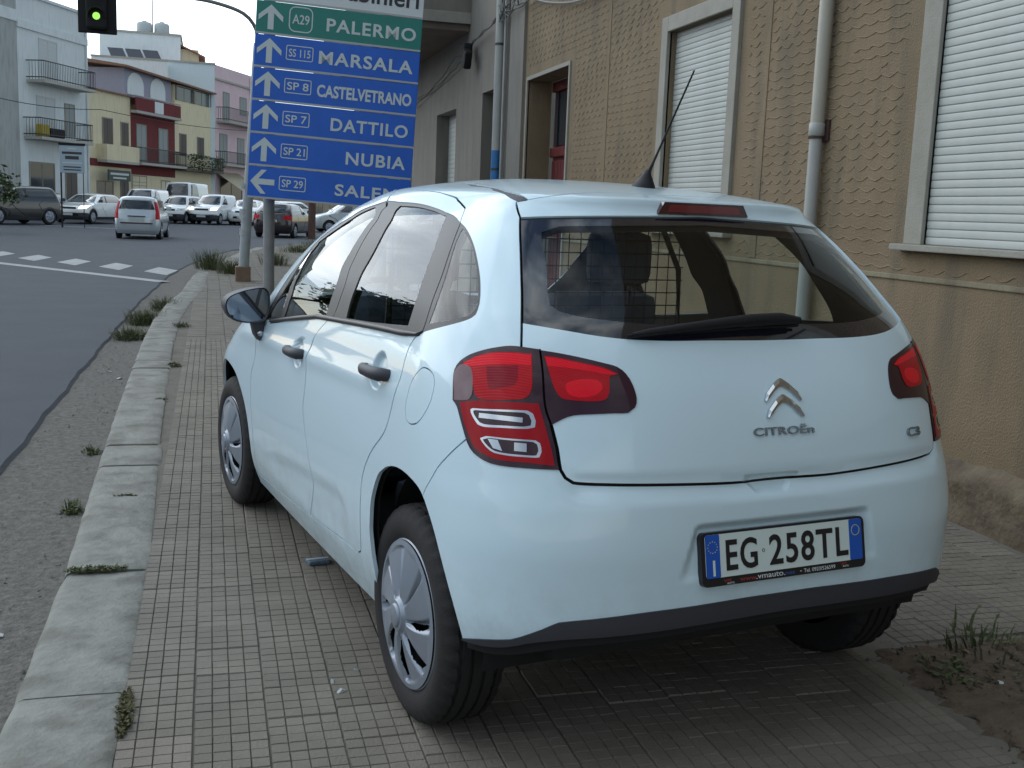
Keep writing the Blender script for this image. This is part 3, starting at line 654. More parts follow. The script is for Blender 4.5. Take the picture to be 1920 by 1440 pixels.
    # handles
    for sg in (-1, 1):
        for nm, y0, y1, z0 in (('rear_door', .125, .325, .973), ('front_door', 1.0, 1.195, .917)):
            sx = float(abs(sh.P(*map(np.array, sh.side((y0+y1)/2, z0)))[0])); mb = MB()
            ly = y1-y0; hp = [(-.03, 0, .010), (.006, .02, .016), (.022, .10, .0185), (.029, .3, .0175), (.031, .55, .0165), (.029, .75, .016), (.020, .92, .0145), (.004, .99, .012), (-.02, 1.0, .009)]
            mb.tube([(sg*(sx+dx), y0+ly*u, z0-.004*u) for dx, u, _ in hp], [r_ for *_, r_ in hp], 14)
            mb.v = [(x, y, z0+(z-z0)*1.12) for x, y, z in mb.v]
            o = mb.build('door_handle', M_dark, objs[nm][0 if sg < 0 else -1])
    # belt moulding under the side windows
    for sg in (-1, 1):
        pts = [(1.55, .975), (1.2, 1.022), (.936, 1.056), (.70, 1.068), (.5, 1.078), (.3, 1.087), (.1, 1.094), (0.0, 1.102), (-.03, 1.114)]
        mb = MB(); mb.tube([tuple(sh.P(*map(np.array, sh.side(y, z, sg)))+np.array([sg*.002, 0, .004])) for y, z in pts], [.006]+[.009]*6+[.006, .002], 8); mb.build('belt_moulding', M_pillar, car)
    # door mirrors
    oc = [(-1.016, 1.037), (-1.001, 1.07), (-.95, 1.094), (-.879, 1.109), (-.847, 1.105), (-.833, 1.074), (-.835, 1.02), (-.853, .976), (-.901, .963), (-.965, .97), (-1.002, .994)]
    oc = spline(np.array(oc), closed=True, step=.012)
    for sg in (-1, 1):
        cx, cz = oc.mean(0); n = len(oc); v = []; f = []
        for k, (q, yy) in enumerate(((.90, .004), (.985, -.006), (1.0, .004), (1.0, .05), (.93, .10), (.72, .14), (.35, .162), (.02, .168))):
            v += [(-sg*(cx+(a-cx)*q), 1.62+yy, cz+(b-cz)*q) for a, b in oc]
        for k in range(7):
            for i in range(n): f.append((k*n+i, k*n+(i+1) % n, (k+1)*n+(i+1) % n, (k+1)*n+i))
        mb = MB(); mb.add(v, f, True); hs = mb.build('mirror_housing', M_dark, car); hs.modifiers.new('edge', 'EDGE_SPLIT').split_angle = R(50)
        mb = MB(); mb.add([(-sg*(cx+(a-cx)*.91), 1.622, cz+(b-cz)*.91) for a, b in oc], [tuple(range(n))]); mb.build('mirror_glass', M_mirror, hs)
        mb = MB(); mb.add([(-sg*a, y, z) for y in (1.64, 1.70) for a, z in ((-.905, .985), (-.835, .99), (-.838, .91), (-.872, .888), (-.888, .912))], [(0, 1, 2, 3, 4), (9, 8, 7, 6, 5)]+[(i, (i+1) % 5, 5+(i+1) % 5, 5+i) for i in range(5)]); mb.build('mirror_arm', M_dark, hs)
        mb = MB(); mb.lathe([(.012, 0), (.013, -.004), (.009, -.006), (0, -.006)], 16, 'y', Matrix.Translation((-sg*-.868, 1.64, .918))); mb.build('mirror_bolt', M_lsilver, hs)
    # high stop lamp, wiper, antenna
    mb = MB(); pr = [(-.158, 1.462), (.158, 1.462), (.138, 1.496), (-.138, 1.496)]; mb.prism(pr, .05, Matrix.Translation((0, -.182, 0))); mb.build('stop_lamp', mat('stop_lamp_case', (.05, .004, .008), .15, coat=1.), objs.get('spoiler', [tailgate])[0])
    mb = MB(); pr = [(-.128, 1.469), (.128, 1.469), (.118, 1.489), (-.118, 1.489)]; mb.prism(pr, .02, Matrix.Translation((0, -.1835, 0))); mb.build('stop_lens', M_stop, objs.get('spoiler', [tailgate])[0])
    wp = [(-.405, 1.150, .012), (-.36, 1.155, .018), (-.2, 1.170, .024), (-.05, 1.181, .028), (.05, 1.183, .028), (.115, 1.180, .024)]
    mb = MB(); mb.tube([tuple(sh.P(*map(np.array, sh.end(x, z)))+np.array([0, -d, d*.4])) for x, z, d in wp], [.005, .009, .013, .016, .017, .010], 10); mb.build('wiper', M_black, tailgate)
    mb = MB(); mb.tube([tuple(sh.P(*map(np.array, sh.end(x, z)))+np.array([0, -.01, 0])) for x, z in ((-.42, 1.150), (-.15, 1.166), (.12, 1.175))], .005, 6); mb.build('wiper_blade', M_black, tailgate)
    ar = empty('antenna', (.03, .20, 1.55), parent=car); b0 = Vector((0, -.02, .03)); tip = Vector((0, -.244, .336))
    mb = MB(); mb.lathe([(.036, -.012), (.033, .0), (.024, .016), (.014, .034), (.009, .05), (.0, .052)], 20, 'z', Matrix.Shear('XY', 4, (0, -.45)) @ Matrix.Scale(1.5, 4, (0, 1, 0))); mb.build('antenna_base', M_black, ar)
    mb = MB(); nn = 120; d = (tip-b0); a = Vector((1, 0, 0)); b = d.normalized().cross(a); mb.tube([b0+d*.0, b0+d*.16, b0+d], [.008, .004, .0024], 8)
    mb.tube([b0+d*(.16+.84*k/nn)+.0028*(cos(k*1.3)*a+sin(k*1.3)*b) for k in range(nn)], .0013, 4); mb.build('antenna_rod', M_black, ar)
    # emblem and lettering on the tailgate
    def fr_at(s, t, lift=.001):
        s = np.array(s); t = np.array(t); p = relief(sh.P(s, t)[None], sh.Nrm(s[None], t[None]), s[None], t[None])[0]; n = Vector(sh.Nrm(s[None], t[None])[0]); x = Vector((n.y*-1, n.x, 0)).normalized()
        return Vector(p)+n*lift, x, n.cross(x), n
    o_, x_, u_, n_ = fr_at(*sh.end(.012, 1.0)); Mx = frame(o_, x_, u_, n_)
    for dz in (.032, -.020):
        top = [(-.061, -.048), (-.052, -.026), (-.026, .002), (-.006, .018), (0, .020), (.006, .018), (.026, .002), (.052, -.026), (.061, -.048)]
        bot = [(.057, -.056), (.046, -.044), (.024, -.020), (.008, -.008), (0, -.006), (-.008, -.008), (-.024, -.020), (-.046, -.044), (-.057, -.056)]
        pl = top+bot; n = len(pl); mid = [((top[i][0]+bot[8-i][0])/2, (top[i][1]+bot[8-i][1])/2) for i in range(9)]
        v = [Vector((a, (b+dz)*.84, 0)) for a, b in pl]+[Vector((a, (b+dz)*.84, .004)) for a, b in pl]+[Vector((a, (b+dz)*.84, .008)) for a, b in mid]
        f = [(i, (i+1) % n, n+(i+1) % n, n+i) for i in range(n)]+[(n+i, n+i+1, 2*n+i+1, 2*n+i) for i in range(8)]+[(n+n-1-i-1, n+n-1-i, 2*n+i, 2*n+i+1) for i in range(8)]+[(n, 2*n, 2*n-1), (n+8, n+9, 2*n+8)]
        mb = MB(); mb.add([Mx @ q for q in v], f); mb.build('emblem_chevron', M_chrome, tailgate)
    M_lett = mat('letter_chrome', (.30, .33, .36), .22, metal=.8)
    o_, x_, u_, n_ = fr_at(*sh.end(-.098, .899)); text_mesh('maker_lettering', 'CITROËn', .2, .026, frame(o_, x_, u_, n_), M_lett, tailgate, .004, .012)
    o_, x_, u_, n_ = fr_at(*sh.end(.468, .862)); text_mesh('model_lettering', 'C3', .062, .026, frame(o_, x_, u_, n_), M_lett, tailgate, .006, .01)
    # number plate
    tl = .20; up = Vector((0, sin(tl), cos(tl))); nr_ = Vector((0, -cos(tl), sin(tl))); po = Vector((0, -.640, .600)); PF = lambda x, z, d: frame(po+Vector((x, 0, 0))+up*z+nr_*d, (1, 0, 0), up, nr_)
    def rr(mb, x0, x1, z0, z1, d0, d1, r_):
        P_ = []
        for cx, cz, a0 in ((x1-r_, z1-r_, 0), (x0+r_, z1-r_, 90), (x0+r_, z0+r_, 180), (x1-r_, z0+r_, 270)): P_ += [(cx+r_*cos(R(a0+k*22.5)), cz+r_*sin(R(a0+k*22.5))) for k in range(5)]
        n = len(P_); B = PF(0, 0, 0); mb.add([B @ Vector((a, b, d)) for d in (d0, d1) for a, b in P_], [tuple(range(n))[::-1], tuple(range(n, 2*n))]+[(i, (i+1) % n, n+(i+1) % n, n+i) for i in range(n)]); return mb
    M_pw = mat('plate_white', (.62, .70, .68), .35); M_pb = mat('plate_blue', (.01, .09, .45), .35); M_pk = mat('plate_black', (.012, .011, .014), .35)
    fr_ = rr(MB(), -.272, .272, -.074, .064, -.012, .006, .016).build('plate_frame', M_pk, car)
    rr(MB(), -.26, .26, -.052, .058, .006, .008, .008).build('number_plate', M_pw, fr_)
    for x0, x1 in ((-.26, -.216), (.216, .26)): rr(MB(), x0, x1, -.052, .058, .0081, .0088, .004).build('blue_band', M_pb, fr_)
    text_mesh('plate_letters', 'EG', .100, .080, PF(-.197, -.038, .0082), M_pk, fr_, .0012, .018, 1.12)
    text_mesh('plate_letters', '258TL', .268, .080, PF(-.058, -.038, .0082), M_pk, fr_, .0012, .018, 1.12)
    B = PF(0, 0, 0)
    mb = MB(); mb.lathe([(.0045, .0082), (.0045, .0092), (.0035, .0092), (.0035, .0082)], 16, 'z', B @ Matrix.Translation((-.077, .004, 0))); mb.build('plate_stamp', M_pk, fr_)
    M_star = mat('plate_star', (.45, .45, .25), .4)
    mb = MB()
    for k in range(12):
        q = B @ Matrix.Translation((-.238+.0145*cos(k*pi/6), .026+.0145*sin(k*pi/6), 0)); mb.lathe([(.0018, .0088), (.0018, .0094), (0, .0094)], 5, 'z', q)
    mb.build('star_ring', M_star, fr_)
    mb = MB(); mb.box(-.0035, .0035, -.021, .019, .0088, .0094, B @ Matrix.Translation((-.236, -.026, 0))); mb.build('country_letter', M_pw, fr_)
    mb = MB(); mb.lathe([(.015, .0088), (.015, .0094), (.0128, .0094), (.0128, .0088)], 28, 'z', B @ Matrix.Translation((.238, .028, 0))); mb.build('province_ring', M_star, fr_)
    M_pt = mat('print_white', (.6, .62, .62), .5); M_pr = mat('print_red', (.3, .04, .03), .5); M_pbl = mat('print_blue', (.03, .10, .30), .5)
    for s_, x0, w_, z0, h_, m_ in (('www', -.155, .052, -.0685, .0075, M_pr), ('.vmauto.', -.103, .094, -.0685, .0115, M_pt), ('net', -.007, .032, -.0685, .0085, M_pbl), ('-', .042, .005, -.0645, .002, M_pt), ('Tel. 0923/526599', .055, .108, -.0685, .010, M_pt), ('VM', -.206, .022, -.0675, .010, M_pr), ('AUTO', -.196, .022, -.0715, .0045, M_pt), ('VM', .182, .020, -.0645, .010, M_pr), ('AUTO', .190, .020, -.0685, .0045, M_pt)):
        text_mesh('frame_print', s_, w_, h_, PF(x0, z0, .0062), m_, fr_, .0006)
    # cabin
    for sx in (-.42, .42):
        st = MB(); st.rbox(sx-.25, sx+.25, 1.02, 1.18, .42, 1.14, .06, Matrix.Rotation(0, 4, 'X')); st.rbox(sx-.25, sx+.25, 1.1, 1.6, .38, .55, .06); so_ = st.build('front_seat', M_seat, car)
        hb_ = MB(); hb_.rbox(sx-.135, sx+.135, .90, 1.02, 1.175, 1.395, .055); hb_.tube([(sx-.06, .97, 1.10), (sx-.06, .96, 1.19)], .008, 6); hb_.tube([(sx+.06, .97, 1.10), (sx+.06, .96, 1.19)], .008, 6); hb_.build('headrest', M_seat, so_)
    mb = MB(); mb.rbox(-.62, .62, .17, .32, .40, 1.06, .05); mb.rbox(-.62, .62, .2, .7, .36, .52, .05); mb.build('rear_bench', M_seat, car)
    mb = MB(); mb.rbox(-.70, .70, 1.75, 2.25, .55, .99, .08); mb.build('dashboard', M_trim, car)
    mb = MB(); pts = [(-.38+.185*cos(k*pi/12), 1.62+.05*sin(k*pi/12)*-1, .98+.17*sin(k*pi/12)) for k in range(25)]; mb.tube(pts, .014, 8, cap=False); mb.tube([(-.56, 1.63, .97), (-.2, 1.63, .97)], .016, 8); mb.build('steering_wheel', M_trim, car)
    hwz = lambda z: float(sh.ev(2, np.array(sh.t_of_z(z))))-.075
    mb = MB()
    for k in range(-12, 13):
        x = .05*k; zt_ = max((z for z in np.arange(.96, 1.47, .01) if hwz(z) > abs(x)), default=0)
        if zt_ > 1: mb.tube([(x, .80, .95), (x, .80, zt_)], .0022, 4, smooth=False)
    for k in range(11): z = .96+.05*k; mb.tube([(-min(hwz(z), .62), .80, z), (min(hwz(z), .62), .80, z)], .0022, 4, smooth=False)
    mb.tube([(-.62, .80, .95), (-.60, .80, 1.25), (-.52, .80, 1.40), (-.42, .80, 1.46), (.42, .80, 1.46), (.52, .80, 1.40), (.60, .80, 1.25), (.62, .80, .95), (-.62, .80, .95)], .011, 6); mb.build('partition_grille', M_wire, car)
    mb = MB(); mb.rbox(.10, .30, -.10, .08, 1.055, 1.12, .008); mb.build('parcel_box', mat('cardboard', (.28, .17, .08), .9), car)
    mb = MB(); mb.rbox(-.64, .64, -.38, .16, 1.03, 1.055, .01); mb.build('parcel_shelf', M_trim, car)
    return car
hero = build_hero()

# ------------------------------------------------------------------ ground, road, kerb, pavement
G0 = -.02                                            # top of the pavement
def rz(y): return -.115+(.0065*(min(y, 130)-18) if y > 18 else 0)
M_asph = mat('asphalt', (.050, .056, .069), .85, second=(.066, .072, .086), scale=1.3, bump=.5, bscale=220, detail=10)
M_gut = mat('worn_concrete', (.07, .064, .056), .95, second=(.18, .168, .148), scale=24, bump=1., bscale=60, detail=15)
M_kerb = mat('kerb_limestone', (.19, .19, .17), .85, second=(.285, .28, .255), scale=3.2, bump=.5, bscale=45, detail=12, objvar=.08)
M_tile = mat('paving_concrete', (.140, .124, .100), .85, second=(.203, .182, .148), scale=2.6, bump=.4, bscale=130, objvar=.08, detail=10)
M_tiler = mat('paving_concrete_warm', (.165, .138, .113), .85, second=(.212, .185, .154), scale=4, bump=.4, bscale=130, objvar=.1, detail=10)
M_mort = mat('joint_dirt', (.105, .093, .074), .95, bump=.6, bscale=60, second=(.17, .155, .13), scale=5)
M_soil = mat('soil', (.055, .038, .026), 1., second=(.13, .095, .065), scale=14, bump=1., bscale=40, detail=12)
M_mark = mat('road_paint', (.42, .43, .43), .8, second=(.27, .275, .28), scale=6, detail=12)
def sheet(name, pts_rows, m_, kind='structure', parent=None):
    """rows of points -> one quad sheet"""
    mb = MB(); nC = len(pts_rows[0]); v = [p for r in pts_rows for p in r]
    f = [(i*nC+j, i*nC+j+1, (i+1)*nC+j+1, (i+1)*nC+j) for i in range(len(pts_rows)-1) for j in range(nC-1)]
    mb.add(v, f); o = mb.build(name, m_, parent); 
    if kind: tag(o, kind=kind)
    return o
ys = [-300, -20, 18, 60, 130, 1500]
sheet('ground', [[(x, y, rz(y)-.09) for x in (-1200, -40, 40, 1200)] for y in ys], mat('bare_ground', (.10, .095, .085), .95, var=.2, scale=.3))
def lerp_poly(tab, y):
    for (x0, y0), (x1, y1) in zip(tab, tab[1:]):
        if y <= y1: u = (y-y0)/(y1-y0); return x0+(x1-x0)*u
    return tab[-1][0]
AE = [(-2.62, -40), (-2.55, -3), (-2.52, 3.9), (-2.5, 6.9), (-2.42, 14.3), (-2.22, 20), (-1.95, 23.5), (-1.35, 28.5), (-.5, 33.2), (.9, 36.4), (4.0, 38.4), (45, 39)]
yy = [-40, -10]+[-4+.25*k for k in range(150)]
def jit(y): return .010*sin(y*3.3)+.006*sin(y*9.1+1)
rows = []
for y in yy:
    e = lerp_poly(AE, y)+jit(y) if y < 33 else 45
    rows.append([(-60, y, rz(y)), (-8, y, rz(y)), (e, y, rz(y)), (e+.035, y, rz(y)-.03)])
# the junction: the road opens to the right past the corner
road = sheet('road', rows[:148], M_asph)
jr = [[(-60, y, rz(y)), (lerp_poly(AE[:9], 32.5) if False else -.62, y, rz(y)), (45, y, rz(y))] for y in (32.75, 36.6, 60, 130)]
jr = [[(-60, 32.25, rz(32.25)), (-20, 32.25, rz(32.25)), (-.66, 32.25, rz(32.25)), (-.655, 32.26, rz(32.25))], [(-60, 36.5, rz(36.5)), (-20, 36.5, rz(36.5)), (.95, 36.5, rz(36.5)), (3.9, 38.4, rz(38.4))], [(-60, 39, rz(39)), (-20, 39, rz(39)), (4, 39, rz(39)), (60, 39, rz(39))], [(-60, 62, rz(62)), (-20, 62, rz(62)), (4, 62, rz(62)), (60, 62, rz(62))], [(-60, 130, rz(130)), (-20, 130, rz(130)), (4, 130, rz(130)), (60, 130, rz(130))]]
sheet('junction_road', jr, M_asph)
# gutter
gy = [-40, -10]+[-4+.5*k for k in range(90)]
KO = [(-1.93, -40), (-1.92, -3), (-1.91, 1.3), (-1.96, 3.4), (-2.0, 5.6), (-2.04, 8.7), (-2.04, 11), (-1.95, 13.5), (-1.81, 15.5), (-1.70, 19.6), (-1.46, 22.6), (-.7, 28), (.05, 32.8), (1.6, 36), (5, 38.0), (45, 38.6)]
sheet('gutter', [[(lerp_poly(AE, y)-.15, y, rz(y)-.026), (lerp_poly(KO, y)+.02, y, rz(y)-.012)] for y in gy if y < 37], M_gut)
# crossing stripes and stop line, oblique to the street
for k in range(5):
    cx, cy = -2.40-1.02*k, 21.75+1.22*k
    q = [(-.33, -.28), (.17, -1.25), (.36, .27), (-.09, 1.25)]
    mb = MB(); mb.add([(cx+a, cy+b, rz(cy+b)+.004) for a, b in q], [(0, 1, 2, 3)]); mb.build('crossing_stripe', M_mark, road)
d = Vector((-3.65, 4.38, 0)).normalized(); n_ = Vector((d.y, -d.x, 0)); a = Vector((-2.22, 18.75, 0)); b = a+d*9
mb = MB(); mb.add([(p.x, p.y, rz(p.y)+.004) for p in (a-n_*.16, b-n_*.16, b+n_*.16, a+n_*.16)], [(0, 1, 2, 3)]); mb.build('stop_line', M_mark, road)
mb = MB(); mb.add([(x, y, rz(y)+.004) for x, y in ((-9.5, 50.2), (-4.6, 48.2), (-4.5, 48.45), (-9.4, 50.45))], [(0, 1, 2, 3)]); mb.build('lane_line', M_mark, road)
# kerb stones
kerb = empty('kerb', (-1.8, 0, 0)); tag(kerb, kind='structure'); kerb.location = (0, 0, 0)
joints = [-3.4, -1.05, .17, 1.31, 3.13, 3.66, 5.57, 6.83, 7.3, 8.73, 10.0, 10.87, 12.26, 13.9, 15.5, 17.0, 18.4, 19.6, 21, 22.6, 24.2, 26, 28, 29.7, 31.3, 32.8]
for k, (y0, y1) in enumerate(zip(joints, joints[1:])):
    g = random.uniform(.016, .03); y0 += g/2; y1 -= g/2; nseg = max(3, int((y1-y0)/.1)); w_ = .325+random.uniform(-.012, .012); tz = random.uniform(.002, .010)
    prof = [(0, -.17), (0, -.022), (.012, -.006), (.03, 0), (.10, .001), (.20, .001), (w_-.02, 0), (w_, -.01), (w_, -.1)]
    v = []; f = []; m_ = len(prof)
    for i in range(nseg+1):
        y = y0+(y1-y0)*i/nseg; xo = lerp_poly(KO, y); en = .012 if i in (0, nseg) else 0
        for j, (dx, dz) in enumerate(prof):
            chip = (random.uniform(-.003, .001) if j in (1, 2) else random.uniform(-.003, .0005) if j in (7,) else random.uniform(-.0004, .0004))
            base = G0+(rz(y)+.095 if y > 18 else 0)
            v.append((xo+dx+(-chip if j < 4 else chip)*1.2, y, base+tz+dz+chip*.7-en*(.6 if 1 <= j <= 7 else 0)))
    for i in range(nseg):
        for j in range(m_-1): f.append((i*m_+j, i*m_+j+1, (i+1)*m_+j+1, (i+1)*m_+j))
    f += [tuple(range(m_)), tuple(range(nseg*m_, (nseg+1)*m_))[::-1]]
    mb = MB(); mb.add(v, f, True); o = mb.build('kerb_stone', M_kerb, kerb); o.modifiers.new('edge', 'EDGE_SPLIT').split_angle = R(35)
# pavement bed and tiles
SOIL = (.88, 2.3, -1.9, .07)
walk = sheet('sidewalk', [[(lerp_poly(KO, y)+.30, y, G0-.008+(rz(y)+.115 if y > 18 else 0)), (2.5, y, G0-.008+(rz(y)+.115 if y > 18 else 0))] for y in [-40, -4, 0, 1.3, 3.4, 5.6, 8.7, 11, 13.5, 15.5, 18, 19.6, 22.6, 25, 28, 30, 32.8]]+[[(1.9, 36, G0+.13), (6, 38, G0+.13)]], M_mort)
walk_far = sheet('corner_sidewalk', [[(2.5, 17, G0-.012), (30, 17, G0-.012)], [(2.5, 32.8, G0+.1), (30, 32.8, G0+.1)], [(6, 38, G0+.13), (30, 38.2, G0+.13)]], M_gut)
TS = .203; NB = 4
def tile_mesh(detail, seed):
    r_ = random.Random(seed); mb = MB()
    if detail:
        c = (TS-.003)/NB
        for i in range(NB):
            for j in range(NB):
                x0 = -TS/2+.0015+i*c; y0 = -TS/2+.0015+j*c; gx = .0026; tp = r_.uniform(-.0012, .0008); gx0 = 0.0034 if i == 0 else gx; gy0 = 0.0028 if j == 0 else gx; gx1 = 0.0028 if i == NB-1 else gx; gy1 = 0.0028 if j == NB-1 else gx
                a = [(x0, y0, -.007), (x0+c, y0, -.007), (x0+c, y0+c, -.007), (x0, y0+c, -.007)]
                t_ = [(x0+gx0, y0+gy0, tp), (x0+c-gx1, y0+gy0, tp), (x0+c-gx1, y0+c-gy1, tp), (x0+gx0, y0+c-gy1, tp)]
                mb.add(a+t_, [(4, 5, 6, 7), (0, 1, 5, 4), (1, 2, 6, 5), (2, 3, 7, 6), (3, 0, 4, 7)])
    else:
        h = TS/2-.003; mb.add([(-h, -h, -.005), (h, -h, -.005), (h, h, -.005), (-h, h, -.005), (-h+.004, -h+.004, 0), (h-.004, -h+.004, 0), (h-.004, h-.004, 0), (-h+.004, h-.004, 0)], [(4, 5, 6, 7), (0, 1, 5, 4), (1, 2, 6, 5), (2, 3, 7, 6), (3, 0, 4, 7)])
    return mb
TM = [tile_mesh(True, k) for k in range(4)]; TL = tile_mesh(False, 9)
cand = []
for ci in range(20):
    off = random.uniform(0, TS)
    for cj in range(-14, 150):
        x = -1.60+TS*(ci+.5); y = cj*TS+off
        if x < lerp_poly(KO, y)+.32-TS*.30 or (SOIL[0]-.1 < x and SOIL[2] < y < SOIL[3]+.06) or x > 2.30: continue
        cand.append((x, y))
def seen(x, y):
    d = Vector((x, y, G0))-CAM; w_ = d.dot(FW)
    if w_ < .3: return -1
    u, v = d.dot(R2)/w_*2030+960, 720-d.dot(U2)/w_*2030
    if not (-60 < u < 1980 and v < 1520): return -1
    cxl, cyl = x*cos(STREET)+y*sin(STREET), -x*sin(STREET)+y*cos(STREET)      # under the parked car?
    if abs(cxl) < .78 and -.3 < cyl < 3.1: return 0
    return 1/w_**2
cand.sort(key=lambda p: -seen(*p)); meshes = []
for k in range(4):
    for m_ in (M_tile, M_tiler):
        me = TM[k].mesh('paving_tile'); me.materials.append(m_); meshes.append(me)
for i, (x, y) in enumerate(cand[:300]):
    o = bpy.data.objects.new('paving_tile', meshes[2*random.randrange(4)+(1 if random.random() < .02 else 0)]); link(o, walk)
    o.location = (x, y, G0+random.uniform(-.003, .001)); o.rotation_euler = (random.uniform(-.006, .006), random.uniform(-.006, .006), random.uniform(-.006, .006)+random.choice((0, pi/2, pi)))
near, far = MB(), MB()
for x, y in cand[300:]:
    if seen(x, y) < 0 and y < -1.5: continue
    dz = rz(y)+.115 if y > 18 else 0; b = TM[random.randrange(4)] if y < 9 else TL; tgt = near if y < 9 else far; jz = random.uniform(-.003, .001)
    tgt.add([(a+x, c+y, e+G0+jz+dz) for a, c, e in b.v], b.f)
tag(near.build('distant_paving', M_tile, walk, fix=False), kind='stuff'); tag(far.build('farther_paving', M_tile, walk, fix=False), kind='stuff')
# mortar strip between kerb and tiles
# soil bed
mb = MB(); nx, ny = 60, 80
v = [(SOIL[0]+(SOIL[1]-SOIL[0])*i/nx+(random.uniform(-.01, .01) if 0 < i < nx else .03*sin(j*.9)+.02*sin(j*2.3)), SOIL[2]+(SOIL[3]-SOIL[2])*j/ny, G0-.009+.017*min(1, i/5, (ny-j)/5)+.010*sin(i*.21)*sin(j*.13+1)*min(1, i/4, (ny-j)/4)+random.uniform(-.004, .008)*min(1, i/2, (ny-j)/2)) for j in range(ny+1) for i in range(nx+1)]
mb.add(v, [(j*(nx+1)+i, j*(nx+1)+i+1, (j+1)*(nx+1)+i+1, (j+1)*(nx+1)+i) for j in range(ny) for i in range(nx)], True); bed = mb.build('soil_bed', M_soil); tag(bed, kind='structure')
mb = MB()
for k in range(2600):
    s_ = random.choice((.003, .004, .005, .007, .011)); x, y = random.uniform(SOIL[0]-.10*random.random()**2, SOIL[1]), random.uniform(SOIL[2], SOIL[3]+.06*random.random()**2); c = Vector((x, y, G0+(.016 if x > SOIL[0]+.1 and y < SOIL[3]-.08 else .002)+random.uniform(-.003, .008)))
    pv = [c+Vector((random.gauss(0, 1), random.gauss(0, 1), random.gauss(0, .7))).normalized()*s_*random.uniform(.7, 1.4) for _ in range(5)]; mb.add(pv, [(0, 1, 2), (0, 2, 3), (0, 3, 4), (0, 4, 1), (1, 2, 3), (1, 3, 4)])
tag(mb.build('soil_clods', M_soil, bed, fix=False), kind='stuff')
mb = MB()
for k in range(1500):
    y = random.uniform(-1.5, 16)**1.0; x = random.uniform(lerp_poly(AE, y)-.05, lerp_poly(KO, y)); s_ = random.choice((.003, .004, .006, .009)); c = Vector((x, y, rz(y)-.012))
    pv = [c+Vector((random.gauss(0, 1), random.gauss(0, 1), abs(random.gauss(0, .6)))).normalized()*s_*random.uniform(.7, 1.4) for _ in range(5)]; mb.add(pv, [(0, 1, 2), (0, 2, 3), (0, 3, 4), (0, 4, 1), (1, 2, 3), (1, 3, 4)])
go = mb.build('gutter_gravel', M_gut, fix=False); tag(go, 'loose gravel and grit lying in the gutter', 'gravel', kind='stuff')

# ------------------------------------------------------------------ buildings along the pavement
def noise_wall(name, c1, c2, c3, sc=1.2, bump=.5, bs=60):
    m = mat(name, c1, .92, second=c2, scale=sc, bump=bump, bscale=bs, detail=12); t = m.node_tree; b = t.nodes['Principled BSDF']
    src = b.inputs['Base Color'].links[0].from_socket; tc_ = t.nodes.new('ShaderNodeTexCoord'); mp_ = t.nodes.new('ShaderNodeMapping'); mp_.inputs['Scale'].default_value = (1.2, 1.2, .22)
    nz = t.nodes.new('ShaderNodeTexNoise'); nz.inputs['Scale'].default_value = 4.5; nz.inputs['Detail'].default_value = 10; rp = t.nodes.new('ShaderNodeValToRGB'); rp.color_ramp.elements[0].position = .48; rp.color_ramp.elements[1].position = .72
    mx = t.nodes.new('ShaderNodeMix'); mx.data_type = 'RGBA'; mx.inputs['B'].default_value = (*c3, 1)
    t.links.new(tc_.outputs['Object'], mp_.inputs['Vector']); t.links.new(mp_.outputs['Vector'], nz.inputs['Vector']); t.links.new(nz.outputs['Fac'], rp.inputs['Fac']); t.links.new(rp.outputs['Color'], mx.inputs['Factor']); t.links.new(src, mx.inputs['A']); t.links.new(mx.outputs['Result'], b.inputs['Base Color']); return m
M_stucco = noise_wall('ochre_stucco', (.178, .130, .075), (.232, .174, .108), (.145, .112, .076), 1.6, .7, 90)
M_lowwall = noise_wall('stained_plaster', (.185, .158, .100), (.275, .245, .168), (.15, .118, .085), 2.2, .6, 40)
M_plinth = noise_wall('crumbling_plinth', (.09, .066, .045), (.20, .16, .105), (.12, .075, .056), 7, 1., 30)
M_grey = noise_wall('grey_render', (.185, .168, .145), (.225, .207, .18), (.17, .155, .135), 1.2, .3, 80)
M_kw = noise_wall('kerb_weathered', (.185, .182, .16), (.30, .295, .265), (.135, .128, .108), 4.2, .8, 34)
for o_ in kerb.children: o_.data.materials[0] = M_kw
M_stone = mat('window_stone', (.26, .245, .205), .8, second=(.32, .305, .265), scale=5, bump=.3, bscale=90)
M_shut = mat('roller_shutter', (.48, .50, .475), .55, second=(.40, .415, .385), scale=2.2)
M_shutj = mat('shutter_joint', (.34, .35, .34), .8)
def wall_with_holes(mb, x, y0, y1, z0, z1, holes):
    """rectangular wall at x facing -x with rectangular holes (y0, y1, z0, z1)"""
    ysl = sorted({y0, y1, *[h[0] for h in holes], *[h[1] for h in holes]}); zsl = sorted({z0, z1, *[h[2] for h in holes], *[h[3] for h in holes]})
    for a, b in zip(ysl, ysl[1:]):
        for c, d in zip(zsl, zsl[1:]):
            ym, zm = (a+b)/2, (c+d)/2
            if any(h[0] < ym < h[1] and h[2] < zm < h[3] for h in holes) or not (y0 <= ym <= y1): continue
            mb.add([(x, a, c), (x, b, c), (x, b, d), (x, a, d)], [(0, 1, 2, 3)])
def reveal(mb, x, dp, h):
    a, b, c, d = h
    mb.add([(x, a, c), (x+dp, a, c), (x+dp, a, d), (x, a, d)], [(0, 1, 2, 3)]); mb.add([(x, b, c), (x+dp, b, c), (x+dp, b, d), (x, b, d)], [(3, 2, 1, 0)])
    mb.add([(x, a, d), (x+dp, a, d), (x+dp, b, d), (x, b, d)], [(0, 1, 2, 3)]); mb.add([(x, a, c), (x+dp, a, c), (x+dp, b, c), (x, b, c)], [(3, 2, 1, 0)])
